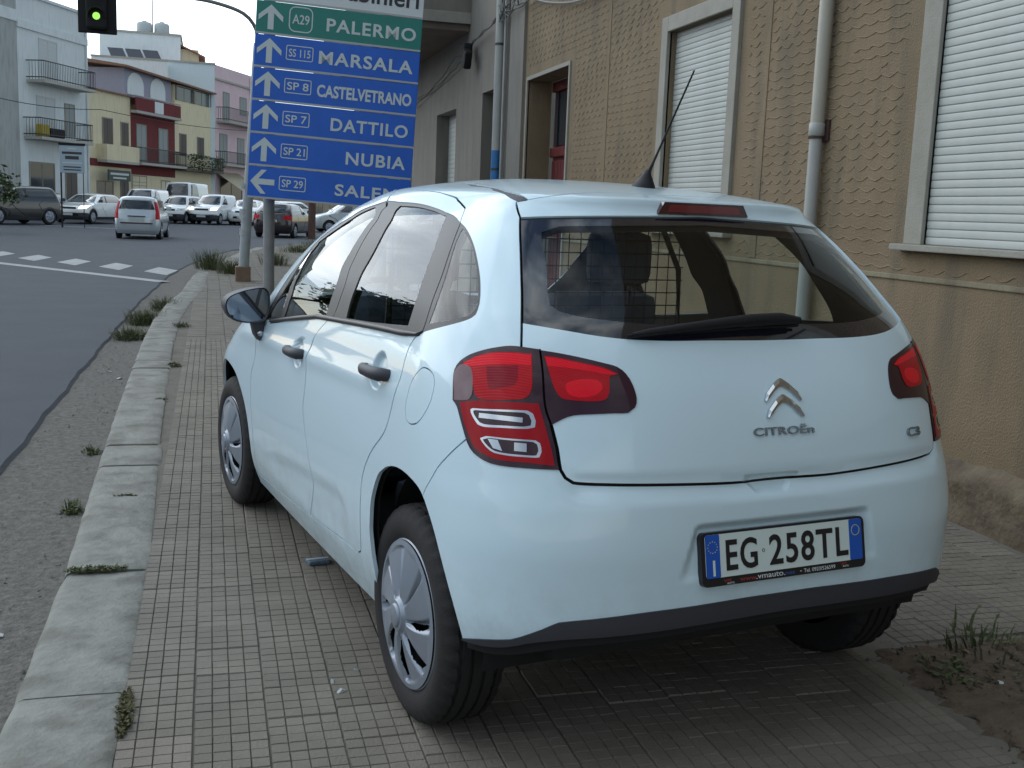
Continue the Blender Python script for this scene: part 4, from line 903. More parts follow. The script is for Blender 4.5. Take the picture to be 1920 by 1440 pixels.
def shutter(parent, x, y0, y1, z0, z1, pitch=.043):
    root = empty('roller_shutter', (x, (y0+y1)/2, z0), parent=parent)
    W = y1-y0; me = MB(); prof = [(.004, 0), (.0, .002), (-.0012, .008), (-.002, .024), (-.0012, .042), (0, .0455)]; v = []; f = []
    for q in (-W/2, W/2): v += [(a, q, b*pitch/.0472) for a, b in prof]
    me.add(v, [(i, i+1, 7+i, 6+i) for i in range(5)], True); m_ = me.mesh('slat'); m_.materials.append(M_shut)
    n = int((z1-z0)/pitch)
    for k in range(n+1):
        o = bpy.data.objects.new('slat', m_); link(o, root); o.location = (0, 0, k*pitch)
    mb = MB(); mb.box(.004, .012, -W/2, W/2, -.02, z1-z0+.05); mb.build('shutter_backing', M_shutj, root); return root
def surround(parent, x, h, wd, pr, sill=True, name='window_surround'):
    a, b, c, d = h; mb = MB()
    mb.rbox(x-pr, x+.02, a-wd, a, c, d+wd, .006); mb.rbox(x-pr, x+.02, b, b+wd, c, d+wd, .006); mb.rbox(x-pr, x+.02, a, b, d, d+wd, .006)
    o = mb.build(name, M_stone, parent)
    if sill: mb = MB(); mb.rbox(x-.075, x+.06, a-wd-.05, b+wd+.05, c-.035, c, .006); mb.build('window_sill', M_stone, parent)
    return o
X0 = 2.38
yb = empty('ochre_house', (X0, 5, 0), 0, 'ochre stucco house front with white roller shutters beside the parked hatchback', 'house'); yb.location = (0, 0, 0)
W1 = (.55, 2.02, 1.365, 3.05); W2 = (4.47, 5.66, 1.365, 3.0); DR = (8.33, 9.93, -.02, 3.04)
W0 = (-2.4, -1.0, 1.365, 3.05)
mb = MB(); wall_with_holes(mb, X0, -8, 10.08, 1.18, 9, [W0, W1, W2, DR])
for h in (W1, W2, W0): reveal(mb, X0, .10, h)
reveal(mb, X0, .30, (DR[0], DR[1], 1.18, DR[3])); mb.add([(X0, -8, 1.18), (X0+.03, -8, 1.18), (X0+.03, 8.33, 1.18), (X0, 8.33, 1.18)], [(0, 1, 2, 3)])
mb.build('upper_wall', M_stucco, yb, fix=False)
mb = MB(); mb.add([(X0+.025, -8, .2), (X0+.025, 8.33, .2), (X0+.025, 8.33, 1.18), (X0+.025, -8, 1.18)], [(0, 1, 2, 3)]); mb.add([(X0+.025, 9.93, .2), (X0+.025, 10.08, .2), (X0+.025, 10.08, 1.18), (X0+.025, 9.93, 1.18)], [(0, 1, 2, 3)])
mb.build('lower_wall', M_lowwall, yb, fix=False)
mb = MB(); mb.rbox(X0-.012, X0+.03, -8, 8.33, 1.165, 1.195, .006); mb.build('string_course', M_lowwall, yb)
# plinth: uneven rubble face
nz_, ny_ = 14, 460; v = []
for j in range(nz_+1):
    for i in range(ny_+1):
        y = -8+16.33*i/ny_; z = -.1+.40*j/nz_; bul = .085*(1-max(0, (z-.18)/.12)**2 if z > .18 else 1)
        v.append((X0+.02-bul-random.uniform(0, .009)-.011*sin(y*5+z*9)*sin(z*14+y*3)-.008*sin(y*13.7)*sin(z*31+2), y, z+random.uniform(-.004, .004)))
mb = MB(); mb.add(v, [(j*(ny_+1)+i, j*(ny_+1)+i+1, (j+1)*(ny_+1)+i+1, (j+1)*(ny_+1)+i) for j in range(nz_) for i in range(ny_)], True); mb.build('plinth', M_plinth, yb)
for h in (W1, W2, W0): shutter(yb, X0+(.06 if h is W2 else .012), h[0], h[1], h[2], h[3])
surround(yb, X0, W1, .155, .022); surround(yb, X0, W2, .125, .03); surround(yb, X0, W0, .155, .022); surround(yb, X0, (DR[0], DR[1], -.02, DR[3]), .045, .02, False, 'door_surround')
# wavy stucco ridges
mb = MB(); z = 1.235
def blocked(y, z):
    for h, mg in ((W1, .30), (W2, .26), (DR, .18)):
        if h[0]-mg < y < h[1]+mg and h[2]-.12 < z < h[3]+(.28 if h is not DR else .12): return True
    for yc in (3.95, 7.15): 
        if abs(y-yc) < .05: return True
    return y > 9.98
while z < 4.6:
    y = -1.0; run = []; ph = random.uniform(0, 6.28); wl = random.uniform(.125, .165); on = True
    def flush(run):
        if len(run) < 4: return
        v = []; n = len(run)
        for (yy_, zz_, a_) in run:
            v += [(X0+.001, yy_, zz_+.008), (X0-.0022*a_, yy_, zz_+.0015), (X0-.0040*a_, yy_, zz_-.0005), (X0+.001, yy_, zz_-.005)]
        mb.add(v, [(4*i+j, 4*i+4+j, 4*i+5+j, 4*i+1+j) for i in range(n-1) for j in range(3)])
    while y < 10:
        if random.random() < .005: on = not on
        if random.random() < .03: wl = random.uniform(.12, .175)
        ph += 2*pi*.016/wl; s_ = sin(ph); amp = .011+.004*sin(y*1.7+z*5)
        zz = z+amp*(1.1-2.2*abs(sin(ph/2)))+.012*sin(y*.9+z*3)+random.uniform(-.0015, .0015)
        if blocked(y, zz) or not on: flush(run); run = []; on = on or random.random() < .2
        else: run.append((y, zz, random.uniform(.7, 1.25)))
        y += .016
    flush(run); z += random.uniform(.060, .076)
tag(mb.build('stucco_ridges', M_stucco, yb, fix=False), kind='stuff')
for yc, w_ in ((3.95, .05), (7.15, .045)):
    mb = MB(); mb.rbox(X0-.006, X0+.01, yc-w_, yc+w_, 1.2, 8.8, .004); mb.build('plaster_strip', M_stucco, yb)
# red double door set back in its reveal
M_red = mat('red_door_paint', (.13, .022, .02), .5, var=.25, scale=6, bump=.2); dx = X0+.30
door = empty('house_door', (dx, 9.13, 0), parent=yb); door.location = (0, 0, 0); mb = MB(); mb.box(dx+.05, dx+.10, 8.33, 9.93, -.02, 3.04); mb.build('door_leaf', M_red, door)
for k in range(2):
    for i in range(6):
        y0 = 8.38+.80*k+.118*i; mb = MB(); mb.rbox(dx+.02, dx+.055, y0, y0+.105, .25, 2.10, .012); mb.build('door_board', M_red, door)
mb = MB(); mb.rbox(dx-.0, dx+.06, 8.33, 9.93, 2.14, 2.26, .02); mb.rbox(dx, dx+.06, 8.33, 9.93, 2.92, 3.04, .01); mb.rbox(dx, dx+.06, 9.08, 9.18, -.02, 2.14, .01); mb.build('door_rail', M_red, door)
M_dglass = mat('door_glass', (.03, .035, .045), .1, coat=.5)
for y0 in (8.42, 9.16): mb = MB(); mb.rbox(dx+.03, dx+.05, y0, y0+.68, 2.28, 2.90, .004); mb.build('fanlight', M_dglass, door)
for y0 in (8.6, 8.95, 9.35, 9.7): mb = MB(); mb.tube([(dx+.02, y0, 2.26), (dx+.02, y0, 2.92)], .010, 6); mb.build('fanlight_bar', M_black, door)
# grey house next door
gb = empty('grey_house', (0, 0, 0), 0, 'grey rendered house with deep openings and a balcony past the ochre front', 'house')
D2 = (11.52, 12.36, -.02, 3.12); W3 = (14.08, 15.62, -.02, 3.05); W4 = (17.8, 19.2, -.02, 3.05)
mb = MB(); wall_with_holes(mb, 2.4, 10.08, 27, -.1, 9, [D2, W3, W4])
for h in (D2, W3, W4): reveal(mb, 2.4, .28, h)
mb.add([(2.4, 27, -.1), (9, 27, -.1), (9, 27, 9), (2.4, 27, 9)], [(0, 1, 2, 3)]); mb.build('wall', M_grey, gb, fix=False)
mb = MB(); mb.rbox(2.34, 2.42, 10.08, 10.34, -.1, 9, .006); mb.rbox(2.355, 2.42, 10.345, 10.78, -.1, 9, .006); mb.build('pilaster', M_grey, gb)
for h in (W3, W4): shutter(gb, 2.62, h[0], h[1], h[2], h[3], .075)
mb = MB(); mb.box(2.63, 2.66, D2[0], D2[1], -.02, D2[3]); mb.build('door_leaf', mat('brown_door', (.06, .045, .04), .6), gb)
mb = MB(); mb.rbox(1.25, 2.4, 13.3, 26, 4.10, 4.32, .012); mb.build('balcony_slab', mat('balcony_soffit', (.17, .13, .10), .9, var=.15, scale=3), gb)
mb = MB(); mb.rbox(1.22, 1.34, 13.26, 26.04, 4.32, 5.25, .01); mb.rbox(1.34, 2.4, 13.26, 13.38, 4.32, 5.25, .01); mb.build('balcony_parapet', M_grey, gb)
mb = MB(); mb.rbox(1.20, 2.4, 13.235, 13.26, 4.20, 4.36, .006); mb.build('balcony_fascia', M_stone, gb)
# downpipes and brackets
M_pipe = mat('grey_pvc', (.36, .36, .34), .45, var=.06, scale=5); M_pipe2 = mat('pale_pipe', (.34, .345, .33), .6, var=.12, scale=4); M_bluep = mat('blue_pipe', (.02, .14, .36), .5, var=.1)
p1 = empty('downpipe', (2.325, 3.12, 0), 0, 'pale grey plastic downpipe on the ochre wall between two shuttered windows', 'pipe')
mb = MB(); mb.tube([(0, 0, -.02), (0, 0, 2.02)], .041, 20); mb.build('lower_pipe', M_pipe, p1); mb = MB(); mb.tube([(0, 0, 2.03), (0, 0, 9)], .044, 20); mb.build('upper_pipe', mat('beige_pvc', (.40, .37, .31), .45, var=.05), p1)
mb = MB(); mb.lathe([(.046, 2.0), (.05, 2.005), (.05, 2.075), (.046, 2.08)], 20); mb.build('socket', M_pipe, p1); mb = MB(); mb.tube([(0, 0, 1.985), (0, 0, 1.997)], .051, 20); mb.box(.02, .08, -.035, -.02, 1.96, 2.06); mb.box(.04, .075, -.07, -.02, 1.97, 2.10); mb.build('bracket', mat('rusty_bracket', (.06, .028, .022), .8), p1)
p2 = empty('downpipe', (2.30, 11.08, 0), 0, 'pale grey metal downpipe with a blue lower end on the grey house', 'pipe')
mb = MB(); mb.tube([(0, 0, 2.26), (0, 0, 9)], .062, 18); mb.build('upper_pipe', M_pipe2, p2); mb = MB(); mb.tube([(0, 0, -.05), (0, 0, 2.26)], .064, 18); mb.build('blue_pipe_end', M_bluep, p2); mb = MB(); mb.tube([(0, 0, 2.0), (0, 0, 2.03)], .068, 18); mb.tube([(0, 0, 3.6), (0, 0, 3.63)], .067, 18); mb.build('pipe_clip', M_dark, p2)
p3 = tag(MB().tube([(2.33, 10.93, -.05), (2.33, 10.93, 9)], .018, 10).build('conduit', M_pipe2), 'thin grey conduit running up beside the blue-ended downpipe', 'conduit')
# cables along the facades
M_cable = mat('cable_grey', (.10, .10, .095), .8)
def cable(pts, sag, n=14, r_=.008):
    out_ = []
    for a, b in zip(pts, pts[1:]):
        a, b = Vector(a), Vector(b)
        for k in range(n): u = k/n; p = a.lerp(b, u); p.z -= 4*sag*u*(1-u); p.x -= .01*sin(u*17+a.y); out_.append(p)
    out_.append(Vector(pts[-1])); return MB().tube(out_, r_, 5)
tag(cable([(2.33, 17.5, 3.35), (2.33, 13.9, 3.80), (2.30, 12.1, 3.93), (2.28, 10.6, 4.06), (2.30, 9.7, 3.98)], .06).build('cable', M_cable), 'sagging overhead cable slung from the grey house past the downpipe', 'cable')
tag(cable([(2.36, 17.4, 3.48), (2.34, 14.2, 3.62), (2.31, 12.7, 3.88), (2.28, 11.0, 4.02), (2.3, 9.75, 3.95)], .05).build('cable', M_cable), 'lower cable clipped along the grey house below the balcony', 'cable')
tag(cable([(2.31, 9.8, 3.99), (2.33, 6.3, 3.62), (2.33, 2.6, 3.9)], .16, 22, .014).build('cable', mat('cable_pale', (.22, .22, .21), .8)), 'thick pale cable drooping over the red door on the ochre wall', 'cable')
jb = empty('cable_junction', (2.27, 12.85, 3.72), 0, 'torn black cable junction hanging on the grey wall', 'cable box')
mb = MB(); mb.rbox(-.08, .06, -.10, .10, -.06, .14, .03); mb.build('junction_box', M_black, jb); mb = MB(); mb.rbox(-.10, .02, -.28, -.06, -.16, .10, .04, Matrix.Rotation(.4, 4, 'X')); mb.build('torn_wrap', M_black, jb)
kn = MB()
for k in range(16):
    a = Vector((2.27, 10.6+random.uniform(-.5, .6), 4.02+random.uniform(-.1, .12))); b = a+Vector((random.uniform(-.05, .05), random.uniform(-.5, .5), random.uniform(-.14, .14))); kn.tube([a, (a+b)/2+Vector((0, 0, random.uniform(-.08, .08))), b], .007, 4)
tag(kn.build('cable_tangle', M_cable), 'tangle of loose wires at the corner of the grey house', 'wires')

# ------------------------------------------------------------------ direction sign, traffic light
M_sblue = mat('sign_blue', (.003, .115, .60), .35, var=.10, scale=3); M_sgreen = mat('sign_green', (.008, .21, .18), .35, var=.06, scale=3); M_swhite = mat('sign_white', (.66, .72, .74), .4, var=.04)
M_alu = mat('sign_edge', (.42, .45, .47), .5, metal=.3); M_post = mat('galvanised_post', (.24, .25, .25), .55, metal=.25, var=.14, scale=5); M_slet = mat('sign_letter', (.58, .66, .68), .45, var=.05)
KS = .812
sg_ = empty('direction_sign', (-.575, 12.25, 0), 0, 'stacked blue and green direction sign panels on grey posts', 'road sign')
yaw, rol = R(4.55), R(2.815); SX = Vector((cos(yaw)*cos(rol), -sin(yaw)*cos(rol), -sin(rol))); SN = Vector((sin(yaw), cos(yaw), 0)); SZ = SX.cross(SN)
SO = CAM+(Vector((-.769, 15.5, 1.542))-CAM)*KS; PH = .524*KS; PW = 2.675*KS
inv = Matrix.Translation(-Vector((-.575, 12.25, 0)))
def SF(x, z, d): return inv @ frame(SO+SX*x+SZ*z-SN*d, SX, SZ, -SN)
def poly_plate(name, pts, M_, m_, parent, d=.003):
    mb = MB(); n = len(pts); mb.add([M_ @ Vector((a, b, q)) for q in (0, d) for a, b in pts], [tuple(range(n))[::-1], tuple(range(n, 2*n))]+[(i, (i+1) % n, n+(i+1) % n, n+i) for i in range(n)]); return mb.build(name, m_, parent)
def rring(name, w_, h_, r_, th, M_, m_, parent):
    def loop(k):
        P_ = []; rr = max(r_-k, .004)
        for cx, cz, a0 in ((w_/2-k-rr, h_/2-k-rr, 0), (-w_/2+k+rr, h_/2-k-rr, 90), (-w_/2+k+rr, -h_/2+k+rr, 180), (w_/2-k-rr, -h_/2+k+rr, 270)): P_ += [(cx+rr*cos(R(a0+j*22.5)), cz+rr*sin(R(a0+j*22.5))) for j in range(5)]
        return P_
    a, b = loop(0), loop(th); n = len(a); mb = MB(); mb.add([M_ @ Vector((x, y, .003)) for x, y in a+b], [(i, (i+1) % n, n+(i+1) % n, n+i) for i in range(n)]); return mb.build(name, m_, parent, fix=False)
ARU = [(0, .5), (.5, .06), (.5, -.16), (.12, .17), (.12, -.5), (-.12, -.5), (-.12, .17), (-.5, -.16), (-.5, .06)]
PAN = [('SALEMI', .53, .955, 'SP 29', -90, M_sblue, .37), ('NUBIA', .585, .955, 'SP 21', 0, M_sblue, .40), ('DATTILO', .48, .957, 'SP 7', 0, M_sblue, .40), ('CASTELVETRANO', .385, .965, 'SP 8', 0, M_sblue, .38), ('MARSALA', .385, .960, 'SS 115', 0, M_sblue, .40), ('PALERMO', .42, .965, 'A29', 0, M_sgreen, .40)]
for k, (nm, f0, f1, rt, ang, m_, lh) in enumerate(PAN):
    z0 = k*PH; mb = MB(); mb.rbox(0, PW, 0, PH-.006, -.03, 0, .008, SF(0, z0, 0)); pn = mb.build('sign_panel', m_, sg_)
    mb = MB(); mb.box(.004, PW-.004, 0, .025, 0, .003, SF(0, z0, 0)); mb.build('panel_edge', M_alu, pn)
    h_ = lh*PH; w_ = (f1-f0)*PW; text_mesh('sign_letters', nm, w_, h_, SF(f0*PW, z0+PH*.29, .001), M_slet, pn, .003, .022 if k != 3 else .03, 1.12 if k != 3 else 1.0)
    a = R(-ang); s_ = PH*.74; pts = [(s_*(x*cos(a)-y*sin(a)), s_*(x*sin(a)+y*cos(a))) for x, y in ARU]
    poly_plate('arrow', pts, SF(.235*KS, z0+PH*.52, .001), M_slet, pn)
    if rt == 'A29': rring('route_ring', .38*KS, .40*KS, .10*KS, .018*KS, SF(.71*KS, z0+PH*.54, 0), M_slet, pn); text_mesh('route_number', rt, .27*KS, .15*KS, SF(.575*KS, z0+PH*.40, .001), M_slet, pn, .003, .01)
    else: rring('route_ring', .435*KS, .235*KS, .03*KS, .014*KS, SF(.72*KS, z0+PH*.53, 0), M_slet, pn); text_mesh('route_number', rt, .345*KS, .125*KS, SF(.548*KS, z0+PH*.41, .001), M_slet, pn, .003, .012)
mb = MB(); mb.rbox(0, PW, 0, PH, -.03, 0, .008, SF(0, 6*PH, 0)); pn = mb.build('sign_panel', M_swhite, sg_); mb = MB(); mb.box(.004, PW-.004, 0, .025, 0, .003, SF(0, 6*PH, 0)); mb.build('panel_edge', M_alu, pn)
text_mesh('sign_letters', 'Carabinieri', .66*PW, .30*KS, SF(.31*PW, 6*PH+.15*KS, .001), mat('sign_black', (.03, .035, .05), .5), pn, .003, .015)
poly_plate('emblem_plate', [(-.09, -.10), (.09, -.10), (.09, .11), (-.09, .11)], SF(.5, 6*PH+.20, .001), mat('sign_black', (.03, .035, .05), .5), pn)
for px in (0, 1.55):
    mb = MB(); mb.tube([(px, 0, -.04), (px, 0, 4.6)], .076, 20); mb.build('post', M_post, sg_)
for k in range(7):
    mb = MB(); mb.box(.2, PW-.2, .18, .22, -.11, -.03, SF(0, k*PH, 0)); mb.build('back_rail', M_alu, sg_)
# traffic light on a bracket arm
tl = empty('traffic_light', (-.76, 18.1, 0), 0, 'traffic light showing green on a curved arm from a grey pole', 'traffic light')
mb = MB(); mb.tube([(0, 0, 0), (.27, 0, 4.35)], [.098, .082], 20); mb.build('pole', mat('pole_paint', (.33, .36, .37), .5, var=.12, scale=6), tl)
mb = MB(); mb.rbox(-.14, .14, -.14, .14, -.04, .26, .02); mb.build('pole_footing', mat('rusty_concrete', (.20, .13, .09), .9, var=.2, scale=6, bump=.4), tl)
for z0, hh in ((1.15, .18), (.85, .12), (1.7, .10)): mb = MB(); mb.lathe([(.0965, z0), (.0965, z0+hh)], 12, a0=-2.3, a1=-1.1); mb.build('sticker', mat('sticker_white', (.5, .52, .53), .6, var=.3, scale=30), tl)
arm = [(.265, -.0, 4.3), (.23, -.10, 4.58), (-.0, -.2, 4.83), (-.55, -.28, 4.97), (-1.1, -.3, 5.0), (-1.7, -.3, 4.97), (-2.35, -.3, 4.92)]
mb = MB(); mb.tube([tuple(p) for p in spline(np.array(arm), step=.1)], .033, 10); mb.build('arm', M_post, tl)
mb = MB(); mb.rbox(-2.79, -2.15, -.34, -.30, 4.26, 5.42, .02); bk = mb.build('backing_board', M_black, tl)
mb = MB(); mb.rbox(-2.64, -2.30, -.52, -.34, 4.33, 5.38, .03); hs = mb.build('signal_head', M_black, tl)
for k, (nm, m_) in enumerate((('green_lens', mat('signal_green', (.1, .5, .1), .3, emit=(.42, .9, .14), estr=1.0)), ('amber_lens', mat('signal_amber_off', (.06, .035, .01), .3)), ('red_lens', mat('signal_red_off', (.05, .01, .01), .3)))):
    zc = 4.53+.33*k; mb = MB(); mb.lathe([(.062, -.525), (.05, -.535), (.03, -.541), (0, -.543)], 24, 'y', Matrix.Translation((-2.47, 0, zc))); mb.build(nm, m_, hs)
    mb = MB(); mb.lathe([(.13, -.52), (.13, -.68)], 24, 'y', Matrix.Translation((-2.47, 0, zc)), a0=-.3, a1=pi+.3); mb.build('visor', M_black, hs)

# ------------------------------------------------------------------ houses across the junction
FP = Vector((-9.8, 65.8, 0)); FA = R(25); FD = Vector((sin(FA), cos(FA), 0)); FN = Vector((cos(FA), -sin(FA), 0))   # facade line, its direction, towards the junction
def FM(a0): return frame(FP+FD*a0, FD, -FN, (0, 0, 1))      # local x along the facade, y into the house, z up
M_wA = noise_wall('pale_grey_facade', (.66, .71, .71), (.74, .78, .78), (.60, .65, .65), .5, .1, 8); M_wB = noise_wall('cream_facade', (.70, .61, .40), (.76, .68, .47), (.62, .55, .40), .5, .1, 8)
M_wC = noise_wall('dark_red_facade', (.16, .028, .03), (.19, .04, .04), (.13, .03, .03), .5, .1, 8); M_wD = noise_wall('straw_facade', (.74, .65, .42), (.80, .71, .49), (.66, .59, .42), .5, .1, 8)
M_wE = noise_wall('pink_facade', (.72, .53, .56), (.78, .61, .63), (.64, .49, .51), .5, .1, 8); M_wF = noise_wall('white_facade', (.74, .79, .80), (.80, .84, .85), (.70, .75, .76), .5, .1, 8)
M_wG = noise_wall('darker_grey_facade', (.36, .39, .38), (.44, .46, .45), (.32, .33, .30), .5, .1, 8)  # the wall's own darker, slightly greenish grey
M_wpane = mat('house_glass', (.04, .05, .06), .12, coat=.6); M_wwhite = mat('white_joinery', (.55, .58, .58), .6); M_wbrown = mat('brown_shutter', (.12, .10, .085), .7); M_wgrey = mat('grey_door', (.30, .33, .32), .6)
M_rail = mat('iron_railing', (.05, .055, .055), .6); M_tileroof = mat('roof_tile', (.25, .14, .09), .9, var=.25, scale=6); M_slab = mat('balcony_concrete', (.42, .41, .37), .9, var=.1)
def house(name, a0, a1, top, m_, label, depth=9., base=-.2):
    h = empty(name, (0, 0, 0), 0, label, 'house', 'houses across the junction'); h.matrix_world = FM(a0)
    W = a1-a0; mb = MB(); mb.box(0, W, 0, depth, base, top); mb.build('wall', m_, h); h['w'] = W; return h
def opening(h, name, x0, x1, z0, z1, m_, fm=None, rec=.0, louvre=False):
    fm = fm or M_stone; mb = MB(); t = .07
    mb.box(x0-t, x0, -.05, .02, z0, z1+t); mb.box(x1, x1+t, -.05, .02, z0, z1+t); mb.box(x0, x1, -.05, .02, z1, z1+t); fr = mb.build('opening_frame', fm, h)
    mb = MB(); mb.box(x0, x1, -.028, .02, z0, z1); o = mb.build(name, m_, h)
    mb = MB(); xm = (x0+x1)/2; mb.box(xm-.025, xm+.025, -.045, -.029, z0, z1)
    if louvre:
        n = int((z1-z0)/.22)
        for k in range(1, n): mb.box(x0+.04, x1-.04, -.040, -.029, z0+k*.22, z0+k*.22+.05)
    mb.build('mullion', fm if m_ is M_wpane else m_, o); return o
def balcony(h, x0, x1, z, rail=1.0, depth=1.1, m_=None, solid=None):
    m_ = m_ or M_slab; mb = MB(); mb.box(x0, x1, -depth, 0, z-.16, z); b = mb.build('balcony_slab', m_, h)
    mb = MB()
    if solid:
        mb.box(x0, x1, -depth, -depth+.1, z, z+rail); mb.box(x0, x0+.1, -depth+.1, 0, z, z+rail); mb.box(x1-.1, x1, -depth+.1, 0, z, z+rail); mb.build('balcony_parapet', solid, b); return b
    for zz in (z+rail, z+.12): mb.tube([(x0, 0, zz), (x0, -depth+.05, zz), (x1, -depth+.05, zz), (x1, 0, zz)], .03, 4, smooth=False)
    n = int((x1-x0)/.16)
    for k in range(n+1): x = x0+(x1-x0)*k/n; mb.tube([(x, -depth+.05, z), (x, -depth+.05, z+rail)], .014, 4, smooth=False)
    for k in range(1, 6):
        for x in (x0, x1): mb.tube([(x, -depth*k/6, z), (x, -depth*k/6, z+rail)], .014, 4, smooth=False)
    mb.build('balcony_railing', M_rail, b); return b
# grey house with two balconies
A = house('grey_apartment_house', -3.7, 3.1, 12.1, M_wA, 'pale grey three-storey house with two railed balconies and white shutters')
mb = MB(); mb.box(-.03, 6.83, -.10, .02, 10.35, 10.75); mb.box(-.05, 6.85, -.12, .02, 12.1, 12.25); mb.build('cornice', M_wA, A)
opening(A, 'balcony_door', 2.0, 3.65, 7.75, 10.0, M_wwhite, M_wwhite, louvre=True); opening(A, 'balcony_door', 1.65, 3.3, 4.65, 6.85, M_wwhite, M_wwhite, louvre=True); opening(A, 'window', 4.4, 5.3, 4.9, 6.7, M_wgrey)
balcony(A, .75, 5.95, 7.7); balcony(A, .35, 5.55, 4.62)
opening(A, 'shop_window', .8, 3.1, .5, 3.2, M_wpane, M_stone); opening(A, 'shop_door', 4.3, 5.4, .4, 2.9, M_wbrown)
mb = MB(); mb.rbox(.6, 1.35, -.95, -.55, 4.64, 5.3, .08); mb.build('yellow_planter', mat('yellow_plastic', (.45, .35, .04), .6), A); mb = MB(); mb.rbox(1.5, 2.9, -.95, -.5, 4.64, 5.15, .1); mb.build('dark_bundle', M_black, A)
mb = MB(); mb.tube([(6.7, -.06, .2), (6.7, -.06, 12)], .07, 8); mb.build('drain_pipe', M_wA, A)
A2 = house('weathered_corner_house', -14, -3.72, 12.4, M_wG, 'weathered grey-green corner house with bare wall beside the pale grey house'); opening(A2, 'window', 5, 6.4, 7.6, 9.8, M_wbrown); opening(A2, 'window', 5, 6.4, 4.4, 6.6, M_wbrown); mb = MB(); mb.box(0, 10.3, -.06, .02, 10.6, 11.2); mb.build('painted_band', M_wA, A2)
# cream house
B = house('cream_house', 3.12, 8.18, 8.0, M_wB, 'low cream house with red ground-floor band and dark shop sign')
mb = MB(); mb.add([(0, -.18, 8.0), (5.06, -.18, 8.0), (5.06, 4.5, 8.55), (0, 4.5, 8.55), (0, -.18, 7.9), (5.06, -.18, 7.9), (5.06, 4.5, 8.2), (0, 4.5, 8.2)], [(0, 1, 2, 3), (4, 5, 6, 7), (0, 1, 5, 4), (1, 2, 6, 5), (3, 0, 4, 7)]); mb.build('roof', M_tileroof, B)
opening(B, 'window_shutter', 1.65, 2.75, 4.6, 6.3, M_wbrown, louvre=True); opening(B, 'window_shutter', 3.85, 4.7, 4.7, 6.2, M_wbrown, louvre=True)
balcony(B, .9, 4.9, 3.75, .95, .7, M_slab, M_wB)
mb = MB(); mb.box(0, 5.06, -.04, .02, 3.35, 3.8); mb.build('red_band', M_wC, B)
mb = MB(); mb.box(.78, 3.45, -.85, -.78, 2.5, 3.15); sb = mb.build('shop_sign', mat('shop_sign_green', (.03, .06, .05), .5), B); mb = MB(); mb.box(1.0, 3.2, -.86, -.851, 2.85, 2.98); mb.box(1.3, 2.9, -.86, -.851, 2.62, 2.72); mb.build('sign_script', M_wwhite, sb)
opening(B, 'shop_door', .9, 2.7, .3, 2.4, M_wpane); opening(B, 'door', 3.7, 4.6, .3, 2.6, M_wbrown)
# dark red house with roof pavilion
C_ = house('dark_red_house', 8.2, 14.3, 7.1, M_wC, 'dark red house front with arched roof pavilion and two tall pale doors')
mb = MB(); mb.box(-.1, 6.2, -.5, .3, 6.95, 7.12); mb.build('terrace_slab', M_slab, C_); mb = MB(); mb.box(-.05, 6.15, -.45, -.35, 7.12, 7.95); mb.build('terrace_parapet', M_wC, C_); mb = MB(); mb.tube([(-.05, -.4, 8.05), (6.15, -.4, 8.05)], .04, 6); mb.build('terrace_rail', M_slab, C_)
mb = MB(); mb.box(2.4, 3.6, -.47, -.44, 7.15, 7.9); mb.build('parapet_panel', M_wA, C_)
opening(C_, 'balcony_door', .75, 1.95, 3.9, 6.25, M_wgrey, M_stone); opening(C_, 'balcony_door', 3.75, 4.95, 3.9, 6.2, M_wgrey, M_stone); balcony(C_, -.2, 6.15, 3.8, .95, .9)
opening(C_, 'garage_shutter', .1, 1.9, .3, 2.9, M_wgrey, louvre=True); opening(C_, 'door', 4.0, 5.2, .3, 2.7, M_wbrown); mb = MB(); mb.box(0, 6.1, -.03, .02, -.2, 3.0); mb.build('ground_floor_render', M_wB, C_)
mb = MB(); mb.box(-.3, 6.1, .25, 5, 8.0, 9.75); mb.build('roof_pavilion', mat('mauve_facade', (.36, .36, .44), .9, var=.06), C_)
for xc in (1.1, 4.1):
    P_ = [(xc-1.05, 8.15), (xc+1.05, 8.15)]+[(xc+1.05*cos(R(k*15)), 8.75+.85*sin(R(k*15))) for k in range(13)]; mb = MB(); mb.prism(P_, .05, Matrix.Translation((0, .19, 0))); mb.build('arched_window', M_wF, C_)
mb = MB(); mb.add([(-.9, -.3, 9.85), (12.3, -.3, 9.55), (12.3, 4.5, 10.25), (-.9, 4.5, 10.5), (-.9, -.3, 9.72), (12.3, -.3, 9.42), (12.3, 4.5, 9.9), (-.9, 4.5, 10.2)], [(0, 1, 2, 3), (4, 5, 6, 7), (0, 1, 5, 4), (1, 2, 6, 5), (3, 0, 4, 7)]); mb.build('roof', M_tileroof, C_)
